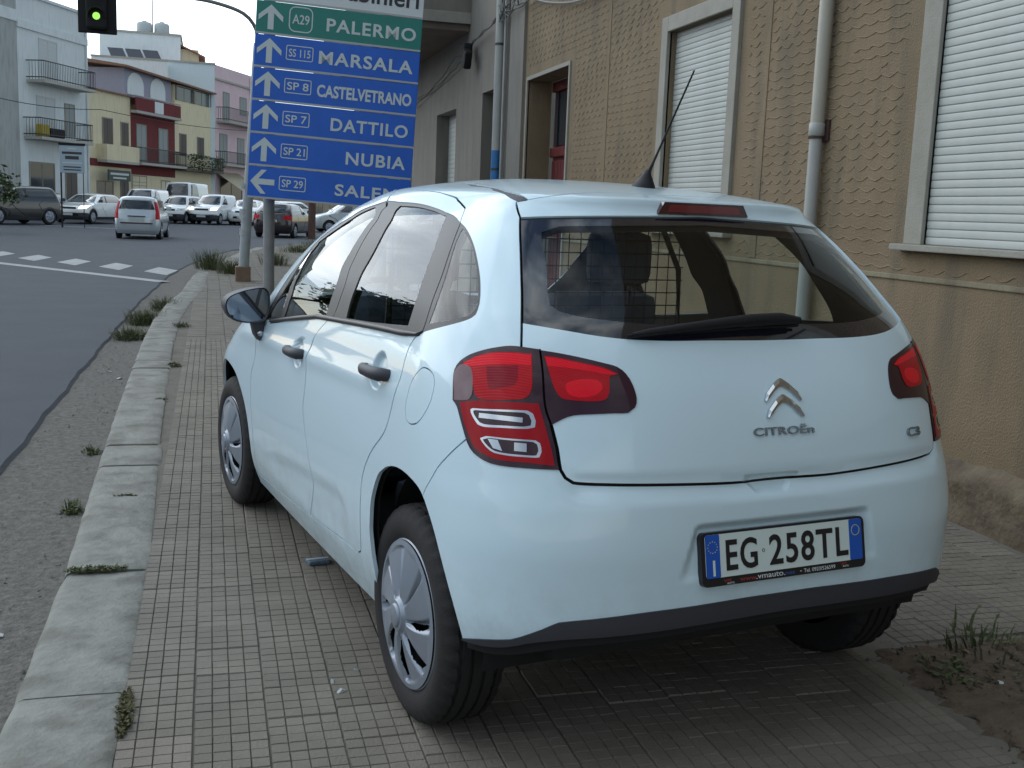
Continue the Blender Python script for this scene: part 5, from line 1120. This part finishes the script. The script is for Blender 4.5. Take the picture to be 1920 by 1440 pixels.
# straw house
D_ = house('straw_yellow_house', 14.32, 20.5, 8.4, M_wD, 'straw yellow house with glazed loggia and a green planted balcony')
mb = MB(); mb.box(.2, 6.0, .15, 4, 8.4, 9.5); mb.build('loggia', M_wD, D_); 
for x0 in (.35, 3.15): opening(D_, 'loggia_window', x0, x0+2.6, 8.45, 9.4, mat('loggia_glass', (.10, .115, .12), .2, coat=.5)).location = (0, .12, 0)
opening(D_, 'window_shutter', .7, 1.65, 4.6, 6.1, M_wbrown, louvre=True); opening(D_, 'window_shutter', 3.5, 4.5, 4.6, 6.05, M_wbrown, louvre=True); bD = balcony(D_, -.1, 6.2, 3.7, .95, .9, M_wbrown)
opening(D_, 'door', .5, 1.5, .3, 2.5, M_wbrown); opening(D_, 'window', 3.6, 4.6, 1.4, 2.5, M_wbrown)
def leaf_cloud(n, box, size, seed, flat=.5):
    r_ = random.Random(seed); mb = MB()
    for k in range(n):
        c = Vector((r_.uniform(box[0], box[1]), r_.uniform(box[2], box[3]), r_.uniform(box[4], box[5]))); a = Vector((r_.gauss(0, 1), r_.gauss(0, 1), r_.gauss(0, 1)*flat)).normalized()*size*r_.uniform(.6, 1.4); b = a.cross(Vector((r_.gauss(0, 1), r_.gauss(0, 1), r_.gauss(0, 1)))).normalized()*size*.45
        mb.add([c-a, c+b*.8, c+a, c-b*.8], [(0, 1, 2, 3)])
    return mb
M_leaf = mat('leaf_green', (.035, .06, .018), .7, second=(.075, .10, .03), scale=3); M_leaf2 = mat('weed_green', (.045, .065, .02), .8, second=(.11, .115, .05), scale=7)
leaf_cloud(420, (.3, 6.0, -1.15, -.75, 3.6, 4.75), .13, 3).build('balcony_plants', M_leaf, D_, fix=False)
# pink house
E_ = house('pink_house', 20.52, 27.9, 11.7, M_wE, 'pink three-storey house with two balconies and a cream awning')
mb = MB(); mb.box(-.05, 7.4, -.12, .02, 10.6, 10.75); mb.build('cornice', M_slab, E_)
opening(E_, 'balcony_door', 1.8, 2.8, 7.6, 9.8, M_wgrey); opening(E_, 'window', 4.95, 6.1, 8.4, 9.75, M_wgrey); balcony(E_, .6, 6.5, 7.6, 1.0, 1.)
opening(E_, 'balcony_door', 1.15, 2.4, 4.4, 6.6, M_wgrey); opening(E_, 'balcony_door', 4.45, 5.65, 4.4, 6.5, M_wgrey); balcony(E_, .2, 6.1, 4.35, .92, 1.)
opening(E_, 'shop_window', 1.2, 5.2, .4, 3.2, M_wpane); 
mb = MB(); mb.add([(.4, 0, 3.75), (4.6, 0, 3.75), (4.9, -2.3, 2.2), (.7, -2.3, 2.2), (.4, 0, 3.70), (4.6, 0, 3.70), (4.9, -2.3, 2.15), (.7, -2.3, 2.15)], [(0, 1, 2, 3), (7, 6, 5, 4), (3, 2, 6, 7), (0, 3, 7, 4), (1, 2, 6, 5)]); mb.build('awning', mat('awning_cream', (.42, .38, .27), .9), E_)
mb = MB()
for x in (6.9, 7.3): mb.tube([(x, -.06, .2), (x, -.06, 11.5)], .05, 6)
mb.build('drain_pipe', M_wE, E_)
E2 = house('tan_end_house', 27.95, 60, 9.0, mat('tan_facade', (.36, .30, .22), .9, var=.1, scale=.6), 'tan house row behind the direction sign')
for k in range(6): opening(E2, 'window_shutter', 2+4.5*k, 3.3+4.5*k, 4.6, 6.6, M_wbrown, louvre=True); opening(E2, 'shop_door', 1.6+4.5*k, 3.9+4.5*k, .3, 2.9, M_wpane)
# white block behind, with tanks and solar panels
F_ = empty('white_block', (-6.5, 88, 0), 0, 'white flat-roofed block with water tanks and solar panels behind the cream house', 'house', 'houses across the junction')
mb = MB(); mb.box(-2.95, 2.95, 0, 8, 0, 14.0); mb.build('wall', M_wF, F_); mb = MB(); mb.box(-3.05, 3.05, -.1, 8.1, 14.0, 14.15); mb.build('roof_edge', M_slab, F_)
mb = MB(); mb.box(-2.95, 2.2, -6.5, -.02, 0, 11.3); mb.build('lower_wing', M_wF, F_); mb = MB(); mb.box(-3.0, 2.25, -6.55, -6.4, 11.3, 11.42); mb.build('wing_parapet', M_slab, F_)
mb = MB(); mb.box(2.97, 4.3, 1.0, 7, 0, 13.2); mb.build('side_wing', M_wB, F_); mb = MB(); mb.add([(2.95, .6, 13.5), (4.8, .6, 12.7), (4.8, 7, 12.7), (2.95, 7, 13.5), (2.95, .6, 13.38), (4.8, .6, 12.58), (4.8, 7, 12.58), (2.95, 7, 13.38)], [(0, 1, 2, 3), (7, 6, 5, 4), (0, 1, 5, 4), (1, 2, 6, 5)]); mb.build('lean_to_roof', M_tileroof, F_)
for xc in (.25, 1.55): mb = MB(); mb.lathe([(0, 14.15), (.50, 14.15), (.58, 14.3), (.58, 14.85), (.5, 15.0), (.18, 15.08), (.18, 15.14), (0, 15.14)], 20, 'z', Matrix.Translation((xc, 1.2, 0))); mb.build('water_tank', mat('tank_plastic', (.48, .53, .54), .6), F_)
mb = MB(); mb.tube([(.85, 1.4, 14.1), (.85, 1.4, 17.5)], .04, 6); mb.build('aerial_mast', M_rail, F_)
for k in range(3):
    x0 = -2.3+1.25*k; mb = MB(); mb.add([(x0+.5, -2.4, 11.5), (x0+1.6, -2.4, 11.5), (x0+1.1, -1.2, 12.65), (x0, -1.2, 12.65), (x0+.5, -2.36, 11.44), (x0+1.6, -2.36, 11.44), (x0+1.1, -1.16, 12.59), (x0, -1.16, 12.59)], [(0, 1, 2, 3), (7, 6, 5, 4), (0, 1, 5, 4), (2, 3, 7, 6), (1, 2, 6, 5), (3, 0, 4, 7)]); mb.build('solar_panel', mat('solar_glass', (.05, .05, .055), .15, coat=.8), F_)
    mb = MB(); mb.tube([(x0+.55, -1.2, 11.4), (x0+.55, -1.2, 12.6)], .03, 5); mb.build('panel_leg', M_rail, F_)
G_ = empty('pale_blue_block', (-3.1, 84, 0), 0, 'pale blue blank house side rising above the straw yellow house', 'house', 'houses across the junction')
mb = MB(); mb.box(-2.1, 2.1, 0, 3, 0, 11.6); mb.build('wall', mat('pale_blue_facade', (.66, .76, .80), .9, var=.05), G_); mb = MB(); mb.box(-2.15, 2.15, -.08, 3, 11.6, 11.72); mb.build('parapet_cap', M_slab, G_)
bk = sheet('far_sidewalk', [[tuple(FP+FD*a+FN*2.2+Vector((0, 0, rz(FP.y)+.12+.0065*a))), tuple(FP+FD*a+FN*-.1+Vector((0, 0, rz(FP.y)+.125+.0065*a)))] for a in (-30, 0, 30, 62)], M_gut)
# overhead wire between the houses
tag(cable([(-13.5, 58, 6.6), (-7.5, 66, 6.5), (3, 88, 7.2)], .3, 16, .02).build('overhead_wire', M_black), 'dark overhead wire strung along the houses across the junction', 'cable')
# advertising board
bb = empty('advertising_board', (-7.1, 48, rz(48)), 0, 'pale advertising board on a post beside the grey house', 'sign')
mb = MB(); mb.rbox(-.5, .5, -.04, .04, 2.35, 3.52, .02); b_ = mb.build('board', mat('board_pale', (.36, .44, .50), .5), bb); mb = MB(); mb.box(-.54, .54, -.06, .05, 3.52, 3.62); mb.build('board_cap', M_black, bb); mb = MB(); mb.tube([(-.46, 0, 0), (-.46, 0, 3.4)], .035, 8); mb.tube([(.44, 0, 0), (.44, 0, 2.4)], .018, 8); mb.build('board_post', M_black, bb)
for k, (w_, z_, h_, m_) in enumerate(((.35, 3.35, .06, M_wwhite), (.8, 3.15, .10, M_dark), (.55, 2.93, .14, M_dark), (.8, 2.75, .06, M_wwhite), (.7, 2.58, .05, M_dark), (.7, 2.46, .05, M_dark))): mb = MB(); mb.box(-w_/2, w_/2, -.046, -.041, z_, z_+h_); mb.build('board_print', m_, b_)
# ------------------------------------------------------------------ greenery
M_bark = mat('bark', (.08, .06, .045), .95, var=.3, scale=12)
def tree(name, loc, h, r_, label, seed, leaves=2600, ls=.16, lean=0.):
    q = random.Random(seed); root = empty(name, loc, 0, label, 'tree'); mb = MB(); crown = MB(); tips = []
    def limb(p, d, l, rad, lev):
        n = 4; pts = [p]
        for k in range(n): d = (d+Vector((q.gauss(0, .16), q.gauss(0, .16), q.gauss(.03, .10)))).normalized(); pts.append(pts[-1]+d*l/n)
        mb.tube(pts, [rad*(1-.5*k/n) for k in range(n+1)], 7 if lev < 2 else 4)
        if lev >= 3: tips.append(pts[-1]); tips.append(pts[-2]); return
        for k in range(q.randint(2, 4)):
            a = q.uniform(0, 6.28); e = q.uniform(.15, .9); limb(pts[-1] if k else pts[-2], (d*e+Vector((cos(a), sin(a), q.uniform(.0, .6)))).normalized(), l*q.uniform(.55, .8), rad*.5, lev+1)
    limb(Vector((0, 0, 0)), Vector((lean, 0, 1)).normalized(), h*.38, r_, 0)
    for k in range(leaves):
        t_ = q.choice(tips); c = t_+Vector((q.gauss(0, 1), q.gauss(0, 1), q.gauss(0, .8)))*h*.055; a = Vector((q.gauss(0, 1), q.gauss(0, 1), q.gauss(0, .5))).normalized()*ls*q.uniform(.5, 1.2); b = a.cross(Vector((q.gauss(0, 1), q.gauss(0, 1), q.gauss(0, 1)))).normalized()*ls*.4
        crown.add([c-a, c+b, c+a, c-b], [(0, 1, 2, 3)])
    mb.build('trunk', M_bark, root); crown.build('crown', M_leaf, root, fix=False); return root
tree('street_tree', (-9.3, 41, rz(41)), 3.4, .07, 'small straggly street tree in front of the weathered corner house', 5, 900, .13, .25)
def weed(loc, n, h, spread, seed, label, leafy=.4, m_=None, ax=1., ay=1.5, lf=1.):
    q = random.Random(seed); mb = MB()
    for k in range(n):
        a = q.uniform(0, 6.28); r0 = spread*q.random()**.7; p = Vector((r0*cos(a)*ax, r0*sin(a)*ay, 0)); hh = h*q.uniform(.35, 1.1); b = Vector((cos(a)*q.uniform(0, .6), sin(a)*q.uniform(0, .6), 1)).normalized()
        w_ = Vector((-sin(a), cos(a), 0))*q.uniform(.003, .007); m1 = p+b*hh*.6; tp = m1+Vector((b.x*1.8, b.y*1.8, .5)).normalized()*hh*.4
        mb.add([p-w_, p+w_, m1+w_*.8, tp, m1-w_*.8], [(0, 1, 2, 4), (4, 2, 3)])
        for j in range(3):
            if q.random() < leafy:
                c = p.lerp(tp, q.uniform(.3, 1)); d = Vector((q.gauss(0, 1), q.gauss(0, 1), q.gauss(0, .4))).normalized()*q.uniform(.012, .03)*lf; e = d.cross(Vector((0, 0, 1))).normalized()*.008*lf; mb.add([c, c+d*.5+e, c+d, c+d*.5-e], [(0, 1, 2, 3)])
    o = mb.build('weed_clump', m_ or M_leaf2, fix=False, loc=loc); return tag(o, label, 'weeds', 'weeds growing along the kerb')
def kz(y): return G0+(rz(y)+.115 if y > 18 else 0)
weed((-1.79, 1.31, G0+.004), 260, .018, .11, 1, 'low mossy weeds in the kerb joint nearest the rear wheel', .9, None, 1.1, .22, .55)
weed((-1.588, .02, G0-.002), 200, .022, .10, 2, 'brownish weeds along the inner kerb edge by the pavement', .7, mat('brown_weed', (.075, .06, .03), .9, second=(.10, .10, .04), scale=30), .2, 1.5, .5)
weed((-2.03, 2.6, rz(2)-.02), 70, .07, .05, 3, 'bright green tuft at the foot of the kerb', .5)
weed((-2.06, 3.95, rz(2)-.02), 50, .05, .05, 4, 'small dry tuft at the kerb foot', .5)
weed((-2.22, 9.9, rz(2)-.03), 380, .15, .2, 5, 'large leafy weed clump in the gutter', .8)
weed((-2.16, 11.5, rz(2)-.03), 420, .22, .24, 6, 'tall leafy weed clump in the gutter beside broken kerb', .8)
weed((-1.98, 13.3, rz(2)-.03), 300, .22, .2, 7, 'spreading weed clump in the gutter under the stop line', .8)
weed((-1.66, 7.0, G0), 60, .03, .06, 8, 'short weeds on the inner kerb edge', .7); weed((-1.68, 10.2, G0), 100, .05, .1, 9, 'dry weeds on the inner kerb edge past the gutter clump', .7)
weed((-.9, 9.2, G0), 160, .05, .2, 10, 'flat green weeds in the paving', .9)
weed((-1.35, 21.4, kz(21)), 420, .50, .36, 11, 'tall wispy weed clump at the street corner', .6); weed((-.95, 20.2, kz(20)), 300, .35, .3, 12, 'lower weed clump at the street corner', .7)
weed((.1, 23.5, kz(23)), 300, .4, .35, 13, 'weeds behind the traffic light pole', .6); weed((1.2, 30, kz(30)), 340, .3, .6, 14, 'green strip of weeds on the corner verge', .7); weed((2.2, 34, kz(34)), 340, .3, .7, 15, 'second green strip of weeds on the corner verge', .7)
weed((-1.70, 5.2, G0+.004), 40, .015, .05, 16, 'tiny weeds in a kerb crack', .9, None, 1, .4, .5); weed((-1.75, 2.45, G0+.004), 40, .012, .06, 17, 'thin line of moss across a kerb stone', .9, None, 1.2, .2, .4)
weed((2.05, .0, G0-.02), 120, .20, .12, 18, 'thin grass tuft in the soil bed by the wall', .3); weed((1.92, -.42, G0-.02), 120, .20, .08, 19, 'leafy seedling in the soil bed', .9); weed((1.25, -.35, G0-.02), 90, .06, .12, 20, 'sparse low weeds in the soil bed', .8)
weed((1.62, .02, G0-.02), 40, .16, .1, 21, 'few dry stalks at the edge of the soil bed', .2, mat('dry_grass', (.16, .13, .08), .9))
weed((1.46, -.28, G0), 150, .15, .07, 22, 'upright green seedlings in the soil bed beside the paving', .95); weed((1.30, .0, G0), 60, .10, .14, 23, 'thin green grass along the far edge of the soil bed', .2); weed((1.05, -.2, G0), 60, .03, .1, 24, 'flat creeping weeds near the paving edge of the soil bed', .9)
# litter
M_lit = mat('paper_litter', (.45, .47, .46), .8); 
def scrap(loc, l_, w_, rz_, m_, label, cat='litter', grp='scraps on the ground'):
    mb = MB(); mb.add([(-l_/2, -w_/2, .002), (0, -w_/2, .010), (l_/2, -w_/2, .003), (l_/2, w_/2, .004), (0, w_/2, .013), (-l_/2, w_/2, .003), (-l_/2, -w_/2, .001), (l_/2, -w_/2, .001), (l_/2, w_/2, .001), (-l_/2, w_/2, .001)], [(0, 1, 4, 5), (1, 2, 3, 4), (0, 2, 7, 6), (3, 5, 9, 8), (6, 7, 8, 9)]); o = mb.build('paper_scrap', m_, loc=loc); o.rotation_euler.z = rz_; return tag(o, label, cat, grp)
for k, (x, y) in enumerate(((-.965, .045), (-.985, .12), (-.90, .20))): scrap((x, y, G0), .03-.006*k, .009, .5+k, M_lit, ['longest of three tiny white scraps on the paving by the rear wheel', 'middle-sized tiny white scrap on the paving by the rear wheel', 'smallest tiny white scrap on the paving by the rear wheel'][k])
for k in range(9): x, y = random.uniform(1.0, 1.9), random.uniform(-.7, 0); scrap((x, y, G0+.005), random.uniform(.02, .06), random.uniform(.01, .03), random.uniform(0, 3), M_lit if k % 2 else mat('leaf_litter', (.20, .14, .08), .9), 'small pale scrap lying on the soil bed' if k % 2 else 'small brown dead leaf lying on the soil bed')
for k, (x, y) in enumerate(((-2.1, .95), (-2.15, 1.2), (-2.05, 7.5), (-2.25, 7.3), (-2.12, 6.9))): scrap((x, y, rz(1)-.01), .06, .025, k, M_lit, ['white scrap of paper in the gutter closest to the mossy kerb joint', 'white scrap of paper in the gutter just past the mossy kerb joint', 'white scrap lying against the kerb foot short of the gutter weeds', 'white scrap lying out toward the asphalt short of the gutter weeds', 'white scrap in mid gutter between the dry tuft and the gutter weeds'][k])
pk = empty('crushed_packet', (-.922, 1.289, G0), .2, 'crushed blue cigarette packet lying beside the car sill', 'packet'); mb = MB(); mb.rbox(-.045, .045, -.035, .035, 0, .018, .006); mb.build('packet_body', mat('packet_blue', (.10, .14, .19), .5, var=.4, scale=40), pk); mb = MB(); mb.rbox(-.046, .046, -.008, .008, .016, .020, .002); mb.build('packet_band', M_lit, pk)
# ------------------------------------------------------------------ the other side of the street, out of frame to the left but mirrored in the car
def left_house(y0, y1, hgt, m_, label, x=-27):
    h = empty('low_house', (0, 0, 0), 0, label, 'house', 'houses on the far side of the road'); mb = MB(); mb.box(x-8, x, y0, y1, -.2, hgt); mb.build('wall', m_, h)
    mb = MB(); mb.add([(x+.3, y0-.2, hgt), (x+.3, y1+.2, hgt), (x-4, y1+.2, hgt+1.5), (x-4, y0-.2, hgt+1.5), (x-8.3, y0-.2, hgt), (x-8.3, y1+.2, hgt)], [(0, 1, 2, 3), (3, 2, 5, 4), (0, 3, 4), (1, 5, 2)]); mb.build('roof', M_tileroof, h)
    for k in range(int((y1-y0)/3.5)):
        yy_ = y0+1.2+3.5*k; mb = MB(); mb.box(x-.02, x+.04, yy_, yy_+1.1, 1.0, 2.5); mb.build('window', M_wbrown, h)
    return h
left_house(8, 22, 5.6, M_wE, 'low pink house with tiled roof across the road'); left_house(22.5, 33, 5.0, M_wC, 'low dark red house with tiled roof across the road'); left_house(-14, 7.5, 3.8, M_wG, 'low grey house with tiled roof across the road')
tree('pavement_tree', (-18, 33, -.1), 11, .24, 'leafy tree beside the low houses across the road', 11, 5000, .3); tree('pavement_tree', (-17.5, 39, 0), 12, .24, 'taller leafy tree farther along beyond the low houses', 12, 5000, .3)

# ------------------------------------------------------------------ traffic at the junction
M_hl = mat('headlamp_lit', (.8, .8, .75), .1, emit=(1, .93, .75), estr=2.2); M_hloff = mat('headlamp_off', (.45, .48, .5), .08, metal=.4, coat=1.)
M_cglass = mat('traffic_glass', (.018, .022, .026), .06, coat=1.)
def traffic_car(name, label, loc, az, paint, L_=3.6, W=1.6, H=1.5, hood=.9, cowl=.98, rake=.75, rear=.25, van=False, lit=False, clad=False, rowsz=None, tail='tall', rr=.29, dark_bumper=False, plate=True, extra=None):
    hw = W/2; zt = H; root = empty(name, (loc[0], loc[1], rz(loc[1])), -az, label, 'car' if not van else 'van', 'traffic at the junction')
    yc = L_-hood; belt = cowl+.02; rt = zt-.10
    rows = [[.20, .10, hw*.90, .35, 3.5, L_-.10, .4, 3.2], [.34, .02, hw*.97, .4, 3.6, L_-.01, .45, 3.2], [.52, 0, hw, .4, 3.6, L_, .5, 3.2], [.70, .005, hw, .4, 3.6, L_-.03, .5, 3.2], [cowl-.16, .03, hw*.99, .4, 3.6, L_-.12, .55, 3.0], [cowl-.05, .05, hw*.975, .4, 3.5, yc+.30, .6, 3.0], [belt, .07, hw*.955, .4, 3.5, yc, .6, 3.0],
            [belt+(rt-belt)*.5, .07+rear*.40, hw*.885, .36, 3.6, yc-rake*.50, .55, 3.2], [rt, .07+rear*.95, hw*.78, .34, 3.6, yc-rake, .5, 3.2], [rt+.045, .10+rear, hw*.70, .34, 3.4, yc-rake-.14, .5, 3.0], [zt-.02, .22+rear, hw*.52, .3, 3.0, yc-rake-.32, .4, 2.8], [zt, .5+rear, hw*.10, .2, 2.5, yc-rake-.6, .3, 2.5]]
    sh = Shell(rows, (.02, .03), L_/2, L_*.55); S = lambda pts: toU([sh.side(y, z) for y, z in pts]); En = lambda pts, fr=False: toU([sh.end(x, z, fr) for x, z in pts])
    reg = []; y_r, y_f = L_*.19, L_*.81
    def add(nm, p): reg.append((nm, p)); reg.append((nm, mir(p)[::-1]))
    add('low', S([(.5, .205), (L_-.5, .205), (L_-.5, .34 if clad else .27), (.5, .34 if clad else .27)]))
    if clad or dark_bumper:
        add('low', np.array([[-UA*.98, .0], [-UA*.98, sh.t_of_z(.42)], [0.01, sh.t_of_z(.46)], [.01, 0]])); u2 = float(U_of_s(np.array(2.05))); u3 = UA+UB+UC
        add('low', np.array([[-u2, 0], [-u2, sh.t_of_z(.50)], [-u3, sh.t_of_z(.52)], [-u3, 0]]))
    for yc_ in (y_r, y_f):
        add('open', S([(yc_+(rr+.055)*cos(R(k*18)), max(.205, .30+(rr+.055)*sin(R(k*18)))) for k in range(-1, 12)]))
        if clad: reg[-2:-2] = [('low', S([(yc_+(rr+.13)*cos(R(k*18)), max(.205, .30+(rr+.13)*sin(R(k*18)))) for k in range(-1, 12)])), ('low', mir(S([(yc_+(rr+.13)*cos(R(k*18)), max(.205, .30+(rr+.13)*sin(R(k*18)))) for k in range(-1, 12)]))[::-1])]
    ztop = rt-.04; ya = yc-rake*.55-.28; yb_ = L_*.50 if van else .42+rear*.55
    lo_f, lo_r = yc-.32, (L_*.50 if van else .36)
    add('glass_side', spline(S([(lo_r, belt+.04), (lo_f, belt+.03), (yc-rake*.5-.28, belt+(ztop-belt)*.55), (yc-rake-.22, ztop), (yb_+.25, ztop), (yb_, belt+(ztop-belt)*.6)]), closed=True, corners=(0, 1), step=.05))
    if not van:
        xm = L_*.47; add('pillar', S([(xm-.05, belt+.03), (xm+.05, belt+.03), (xm, ztop+.01), (xm-.09, ztop+.01)]))
    wsx = [(.0, belt+.015), (hw*.80, belt+.02), (hw*.60, ztop+.03), (0, ztop+.045)]; p = En([(-x, z) for x, z in wsx], True); p[0, 0] = p[-1, 0] = -(UA+UB+UC); add('glass_front', p)
    rwx = [(-hw*.78, belt+.06), (-hw*.62, ztop-.01), (-.0, ztop+.0), (0, belt+.04)]; p = En(rwx); p[2, 0] = p[3, 0] = .0
    q = np.concatenate([p[:2], mir(p[:2])[::-1]]); 
    if not van: reg.append(('glass_rear', q))
    # front lamps and grille
    zl = cowl-.26; p = En([(-hw*.92, zl), (-hw*.55, zl-.02), (-hw*.58, zl+.13), (-hw*.90, zl+.17)], True); add('head', p)
    u3 = UA+UB+UC; p = En([(-hw*.46, zl-.03), (-hw*.42, zl+.07)], True); add('grille', np.array([[p[0, 0], p[0, 1]], [p[1, 0], p[1, 1]], [-u3, p[1, 1]], [-u3, p[0, 1]]]))
    p = En([(-hw*.6, .36), (-hw*.55, .48)], True); add('grille', np.array([[p[0, 0], p[0, 1]], [p[1, 0], p[1, 1]], [-u3, p[1, 1]], [-u3, p[0, 1]]]))
    if tail == 'tall': add('tail', En([(-hw*.965, .72), (-hw*.80, .72), (-hw*.80, belt), (-hw*.72, ztop-.05), (-hw*.86, ztop-.08), (-hw*.955, belt)]))
    else: add('tail', En([(-hw*.97, .74), (-hw*.62, .78), (-hw*.60, .93), (-hw*.95, .95)]))
    um = UA+UB+UC; cols = np.linspace(-um, um, 96); rws = np.concatenate([np.linspace(0, sh.TT-.05, 22), [sh.TT]])
    bands = [band(spline(S(l), step=.1), .016) for l in ([(L_*.47, .30), (L_*.48, belt)], [(L_*.70, .34), (L_*.735, .7), (L_*.72, belt)], [(L_*.285, .62), (L_*.26, belt)])]; bands += [mir(b)[::-1] for b in bands]
    ov, of, lab, names = cut_shell(sh, reg, bands, cols, rws, .02); ix = {n: i for i, n in enumerate(names)}; cen = ov[of].mean(1)
    is_ = lambda *nn: np.isin(lab, [ix[n] for n in nn if n in ix])
    panel('body', ov, of[lab == 0], sh, paint, root, rim=.02)
    panel('lower_trim', ov, of[is_('low')], sh, M_dark, root); panel('inner_lining', ov, of[~is_('open')], sh, M_void, root, offset=-.03)
    for sg in (-1, 1):
        h = cen[:, 0]*sg > 0
        panel('side_window', ov, of[is_('glass_side') & h], sh, M_cglass, root, offset=-.006)
        if is_('pillar').any(): panel('door_pillar', ov, of[is_('pillar') & h], sh, M_pillar, root)
        panel('headlamp', ov, of[is_('head') & h], sh, M_hl if lit else M_hloff, root, offset=.003); panel('tail_lamp', ov, of[is_('tail') & h], sh, M_lred, root, offset=.003)
        for y0 in (y_r, y_f): make_wheel('wheel', root, (sg*(hw-.10), y0, rr), rr, .17, rr*.66, sg, False)
        mb = MB(); mb.rbox(-.09, .09, -.05, .05, -.06, .08, .03, Matrix.Translation((sg*(hw+.07), yc-.42, belt+.10))); mb.build('door_mirror', M_dark if clad or dark_bumper else paint, root)
    panel('windscreen', ov, of[is_('glass_front')], sh, M_cglass, root, offset=-.006); panel('grille', ov, of[is_('grille')], sh, M_black, root, offset=.002)
    if is_('glass_rear').any(): panel('rear_window', ov, of[is_('glass_rear')], sh, M_cglass, root, offset=-.006)
    for f_, yy_ in ((0, -.012), (1, L_+.012)):
        z0 = .44 if f_ else (.70 if not dark_bumper else .62); mb = MB(); mb.rbox(-.26, .26, yy_-.008, yy_+.008, z0-.055, z0+.055, .006); mb.build('number_plate', M_pw_, root)
    mb = MB(); mb.box(-hw*.75, hw*.75, .2, L_-.2, .18, .34); mb.build('underside', M_void, root)
    return root
M_pw_ = mat('plate_pale', (.45, .50, .50), .4)
P_white = mat('traffic_white', (.74, .77, .77), .3, coat=1.); P_silver = mat('traffic_silver', (.50, .55, .58), .3, metal=.3, coat=1.); P_dark = mat('traffic_dark', (.022, .022, .026), .25, coat=1.); P_plum = mat('traffic_dark_red', (.014, .008, .011), .25, coat=1.); P_blue = mat('traffic_blue', (.02, .05, .11), .3, coat=1.); P_grn = mat('traffic_grey', (.02, .022, .02), .3, coat=1.)
def head(dx, dy): return math.atan2(dx, dy)
def origin(x, y, az, L_, frac=.5): return (x-sin(az)*L_*frac, y-cos(az)*L_*frac)
def put(name, label, x, y, az, L_, paint, **k): o = origin(x, y, az, L_); return traffic_car(name, label, o, az, paint, L_=L_, **k)
pz = put('silver_hatchback', 'silver tall hatchback seen from behind crossing the junction', -3.75, 39.6, R(4), 3.54, P_silver, W=1.58, H=1.53, hood=.80, rake=.62, rear=.12, dark_bumper=False)
mb = MB(); mb.rbox(-.55, .55, -.045, -.0, .55, .60, .01); mb.build('bumper_strip', M_dark, pz); mb = MB(); mb.rbox(-.30, .30, -.035, -.0, .80, .835, .008); mb.build('plate_handle', M_dark, pz)
put('white_crossover', 'white crossover with lit headlamps and dark sill cladding facing the junction', -7.2, 55.6, head(-.36, -.93), 4.4, P_white, W=1.80, H=1.48, hood=1.05, cowl=.98, rake=.85, rear=.5, clad=True, lit=True, tail='wide', rr=.33)
put('dark_offroader', 'dark off-roader with lit headlamps in front of the corner house', -10.0, 50.4, head(-.66, -.75), 4.4, P_grn, W=1.84, H=1.72, hood=1.35, cowl=1.10, rake=.60, rear=.3, clad=True, lit=True, rr=.37, tail='wide')
put('blue_car', 'dark blue car half hidden between the off-roader and the white crossover', -10.2, 60, head(-.3, -.95), 4.0, P_blue, W=1.7, H=1.45, lit=True, rear=.5, tail='wide')
put('white_van', 'white van behind the silver hatchback', -4.9, 62.5, head(-.25, -.97), 4.6, P_white, W=1.82, H=1.86, hood=.85, cowl=1.10, rake=.75, rear=.1, van=True)
put('white_tall_hatchback', 'white tall hatchback beside the silver one facing the junction', -3.0, 61.5, head(-.33, -.94), 3.54, P_white, W=1.6, H=1.56, hood=.80, rake=.62, rear=.12, clad=True)
put('small_white_van', 'small white delivery van with lit headlamps and dark bumper', -1.15, 61.8, head(-.36, -.93), 3.9, P_white, W=1.72, H=1.70, hood=.85, cowl=1.05, rake=.80, rear=.1, van=True, lit=True, dark_bumper=True)
tk = put('white_truck', 'tall white van with an orange roof board in front of the straw yellow house', -2.9, 68.0, head(-.3, -.95), 5.0, P_white, W=1.95, H=2.35, hood=.75, cowl=1.25, rake=.6, rear=.05, van=True)
mb = MB(); mb.rbox(-.7, .7, 3.55, 3.60, 1.55, 1.78, .02); mb.build('windscreen_board', mat('orange_board', (.35, .08, .03), .6), tk)
put('white_hatchback', 'white hatchback partly behind the traffic light pole', .75, 62.8, head(-.2, -.98), 4.0, P_white, W=1.7, H=1.46, hood=.95, rake=.75, rear=.4, tail='wide')
put('white_saloon', 'white car behind the direction sign post farther along the junction', 2.6, 64, head(-.75, -.66), 4.2, P_white, W=1.75, H=1.45, hood=1.0, rake=.8, rear=.5, tail='wide')
dk = put('dark_hatchback', 'dark hatchback with red tail lamps seen from behind at the corner', 1.75, 45.2, R(20), 4.0, P_plum, W=1.68, H=1.44, hood=.95, rake=.8, rear=.45, tail='wide')
mb = MB(); mb.rbox(-.20, .20, -.03, -.012, .62, .74, .005); mb.build('orange_plate', mat('orange_plate_m', (.35, .16, .02), .5), dk)
put('grey_estate', 'pale grey rounded car at the far corner behind the sign', 5.6, 54, R(-100), 4.2, mat('traffic_palegrey', (.40, .43, .44), .3, coat=1.), W=1.75, H=1.55, rear=.5, tail='wide')
bp = empty('rusty_post', (2.75, 43.5, rz(43)), 0, 'rusty brown post standing at the corner behind the dark hatchback', 'post'); mb = MB(); mb.tube([(0, 0, -.1), (.02, 0, 2.4)], .16, 10); mb.build('post_shaft', mat('rust', (.10, .055, .04), .9, var=.3, scale=8), bp); mb = MB(); mb.tube([(.02, 0, 2.4), (.02, 0, 2.46)], .18, 10); mb.build('post_cap', M_dark, bp)
